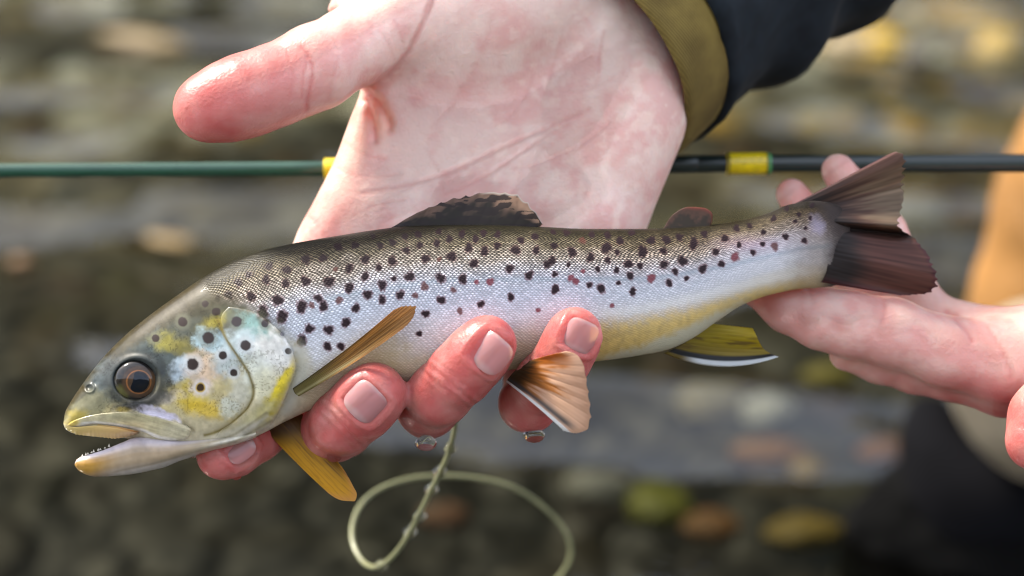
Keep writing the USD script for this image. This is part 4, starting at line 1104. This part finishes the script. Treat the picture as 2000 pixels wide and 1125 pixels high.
# sleeves
def sleeve(c0, axis, r0, parts, flat=1.0, up=(0, 0, 1.0)):
    a = np.asarray(axis, float); a /= np.linalg.norm(a)
    b = np.array([0, 0, 1.0]) - a * a[2]; b /= np.linalg.norm(b)
    w = np.cross(a, b)
    for name, material, prof, fold, label in parts:
        prof = np.asarray(prof, float)
        sp = pline(prof, 90 if fold else 50)
        al = np.arange(180) / 180 * 2 * np.pi
        s_, A_ = np.meshgrid(np.arange(len(sp)), al, indexing='ij')
        ss, rr_ = sp[s_, 0] / 1000, sp[s_, 1] / 1000
        q = np.stack([np.cos(A_) * 2.2, np.sin(A_) * 2.2, ss * 26], -1)
        rr_ = rr_ * (1 + fold * (fbm(q, 3, 6) - .5)) + 0.0008 * (fbm(q * 3, 3, 2) - .5)
        rr_ = rr_ + fold * 0.020 * np.sin(ss * 150 + 1.5 * np.sin(A_ + 1) + 5 * fbm(q * .6, 2, 3)) * sstep(0.03, 0.06, ss)
        V = c0 + ss[..., None] * a + (rr_ * np.cos(A_))[..., None] * b + (rr_ * np.sin(A_))[..., None] * w * flat
        F = grid_faces(len(sp), 180, True); F = np.vstack([F[:, [0, 1, 2]], F[:, [0, 2, 3]]])
        V = W(V.reshape(-1, 3))
        if np.sign((np.cross(V[F[:, 1]] - V[F[:, 0]], V[F[:, 2]] - V[F[:, 0]]) * (V[F[:, 0]] - W(c0 + 0.05 * a))).sum()) < 0:
            F = F[:, ::-1]
        pr = obj(name, V, F, material, person)
        if label:
            tag(pr, label)


SLEEVE = [('cuff', M_cuff, [(60, 39.5), (20, 40.5), (2, 41.0), (-0.6, 42.2), (0.2, 43.6), (3, 44.2), (12, 44.6), (21, 44.4), (23, 43.0), (30, 42.0)], 0.03, None),
          ('jacket_sleeve', M_jacket, [(46, 41.5), (22, 42.0), (19.5, 43.5), (20.5, 46.0), (23, 47.0), (30, 46.2), (45, 47.5), (80, 52), (130, 58), (300, 66)], 0.16, None)]
sleeve(P(1136, 118, -0.052), (0.62, 0.58, -0.50), 0.044, SLEEVE)
sleeve(P(2230, 690, -0.040), (0.97, 0.10, -0.20), 0.040, SLEEVE)

# wader leg and boot standing in the shallow water
legp = [W(P(2090, 740, -0.60)), W(P(2085, 640, -0.600)), W(P(2120, 520, -0.59)), W(P(2190, 360, -0.58)), W(P(2280, 160, -0.57)), W(P(2390, -120, -0.55)), W(P(2480, -400, -0.52))]
lp = spline(np.array(legp), 60)
v, f = tube(lp, np.interp(np.linspace(0, 1, 60), [0, .08, .25, .45, .7, 1], [.030, .058, .066, .068, .076, .088]), 72)
n = vnormals(v, f)
v = v + n * (0.012 * (fbm(v * [9, 9, 22], 3, 2) - .5) + .004 * (fbm(v * 60, 2, 5) - .5))[:, None]
obj('wader_leg', v, f, M_wader, person)
bs = np.array([W(P(x, y, z)) for x, y, z in ((2140, 740, -.58), (2095, 750, -.565), (2055, 765, -.55), (2030, 790, -.535), (2012, 830, -.525), (2004, 850, -.52))])
v, f = tube(spline(bs, 60), np.interp(np.linspace(0, 1, 60), [0, .25, .45, .7, .85, .95, 1], [.020, .040, .054, .055, .046, .026, .004]), 64)
n = vnormals(v, f); v = v + n * (0.008 * (fbm(v * 22, 3, 8) - .5))[:, None]
boot = obj('boot', v, f, M_guard, person)
bs2 = np.array([W(P(2200, 1010, -0.64)), W(P(2080, 1000, -0.62)), W(P(1960, 990, -0.60)), W(P(1880, 955, -0.60)), W(P(1828, 870, -.61)), W(P(1812, 780, -.62))])
v, f = tube(spline(bs2, 40), np.interp(np.linspace(0, 1, 40), [0, .6, .9, 1], [.045, .036, .020, .010]), 48)
obj('sole_and_shadow', v, f, M_boot, boot)  # black sole, drawn up the left to stand for the boot's shadow too

# dark wet boulder at the lower right
c = ground(2040, 1110, -0.03)
ms = trimesh.creation.icosphere(5, 1.0); nn = np.array(ms.vertices)
v = nn * (1 + .35 * (fbm(nn * 1.6 + 4, 4) - .5))[:, None] * [0.130, 0.085, 0.115] + c
M_rock = plain('wet_rock_look', (0.003, 0.003, 0.003), 0.9, 30, 0.4, 0.5, 0.004, specular_ior_level=0.03)
tag(obj('boulder', v, np.array(ms.faces), M_rock, base=c - [0, 0, .08]), 'black wet boulder at the lower right in front of the boot', 'boulder')

# ------------------------------------------------------------------ fly rod behind the hand
rod = thing('fishing_rod', W(P(1000, 345, -0.075)), 'dark green fly rod with yellow wraps lying level behind the hands', 'fishing rod')
zr = -0.078


def rodseg(name, x0, y0, x1, y1, r0, r1, material, label=None, n=24):
    a, b = W(P(x0, y0, zr)), W(P(x1, y1, zr))
    t = np.linspace(0, 1, n)[:, None]
    pr = obj(name, *tube(a * (1 - t) + b * t, np.interp(t[:, 0], [0, 1], [r0, r1]), 28), material, rod)
    return tag(pr, label) if label else pr


rodseg('tip_section', -700, 337, 634, 330, .0022, .0026, M_rod, 'thinner bright green section')
rodseg('butt_section', 634, 330, 1362, 320, .0028, .0030, M_rod2)
rodseg('butt_section', 1362, 320, 3000, 317, .0030, .0034, M_rod2)
rodseg('wrap', 634, 330, 662, 329.7, .0036, .0036, M_wrap)
rodseg('wrap', 1418, 319.8, 1499, 319.7, .0038, .0038, M_wrap)
for x_ in (1421, 1496):
    rodseg('wrap_band', x_, 319.8, x_ + 3, 319.8, .00392, .00392, plain('rod_thread_look_%d' % x_, (0.10, 0.09, 0.01), 0.5, 900, 0.2))
M_glint = plain('rod_glint_look', (0.10, 0.35, 0.12), 0.3, 200, 0.1)
rodseg('glint_ring', 1499.5, 319.7, 1505, 319.7, .0036, .0036, M_glint)  # thin green glint on the rod, built as a coloured ring

# ------------------------------------------------------------------ fly line and drops
lpts = [(905, 700, -45.0), (893, 800, -50.0), (882, 866, -55.0), (868, 905, -60.0), (846, 950, -66.0), (815, 1012, -75.0), (782, 1068, -84.0), (745, 1104, -92.0), (712, 1100, -102.2), (689, 1058, -112.4), (692, 1012, -122.6), (722, 968, -132.8), (780, 940, -139.6), (850, 930, -146.4),
        (930, 934, -153.2), (1010, 956, -160.0), (1072, 1000, -166.8), (1110, 1050, -170.2), (1112, 1095, -173.6), (1090, 1130, -177.0), (1040, 1190, -183.8), (960, 1260, -190.6)]
lw = W(P(*[np.array([q[k] for q in lpts], float) * (1 if k < 2 else .001) for k in range(3)]))
tag(obj('fishing_line', *tube(spline(lw, 400), 0.00085, 12), M_line), 'pale green fly line hanging below the fingers in an open loop', 'fishing line')


def drop(px, py, z, w, h, label, group=None):
    ms = trimesh.creation.icosphere(4, 1.0); n = np.array(ms.vertices)
    k = S * (D - z) / D
    v = n.copy(); up = np.clip(v[:, 1], 0, 1)
    v[:, [0, 2]] *= (1 - 0.25 * up ** 2)[:, None]
    v = v * [w / 2 * k, h / 2 * k, w / 2 * k] + P(px, py, z)
    tag(obj('water_drop', W(v), np.array(ms.faces), M_drop), label, 'water drop', group)


drop(832, 865, .001, 42, 32, 'clear water drop hanging under the ring finger above the fishing line')
drop(1043, 850, -.002, 42, 30, 'clear water drop hanging under the little finger beside the pelvic fin')
drop(461, 929, -.004, 22, 18, 'small water drop on the tip of the index finger below the jaw')
drop(652, 893, .002, 30, 20, 'amber tinted water drop under the middle finger above the amber fin')
drop(379, 890, .000, 8, 10, 'tiny glinting water bead on the left side of the index fingertip')
drop(745, 1104, -.091, 24, 24, 'bead of water at the bottom bend of the fishing line loop')
for q_, (bx, by, w_) in enumerate([(880, 874, 'topmost, just under the ring finger'), (859, 920, 'second from top, just above the loop'), (843, 955, 'just below the crossing of the loop'), (820, 1008, 'fourth from the top'), (801, 1038, 'lowest one')]):
    t = [-.055, -.062, -.067, -.0745, -.079][q_]
    drop(bx, by, t, 26, 24, 'small water bead on the straight fishing line, ' + w_, 'water beads along the line')
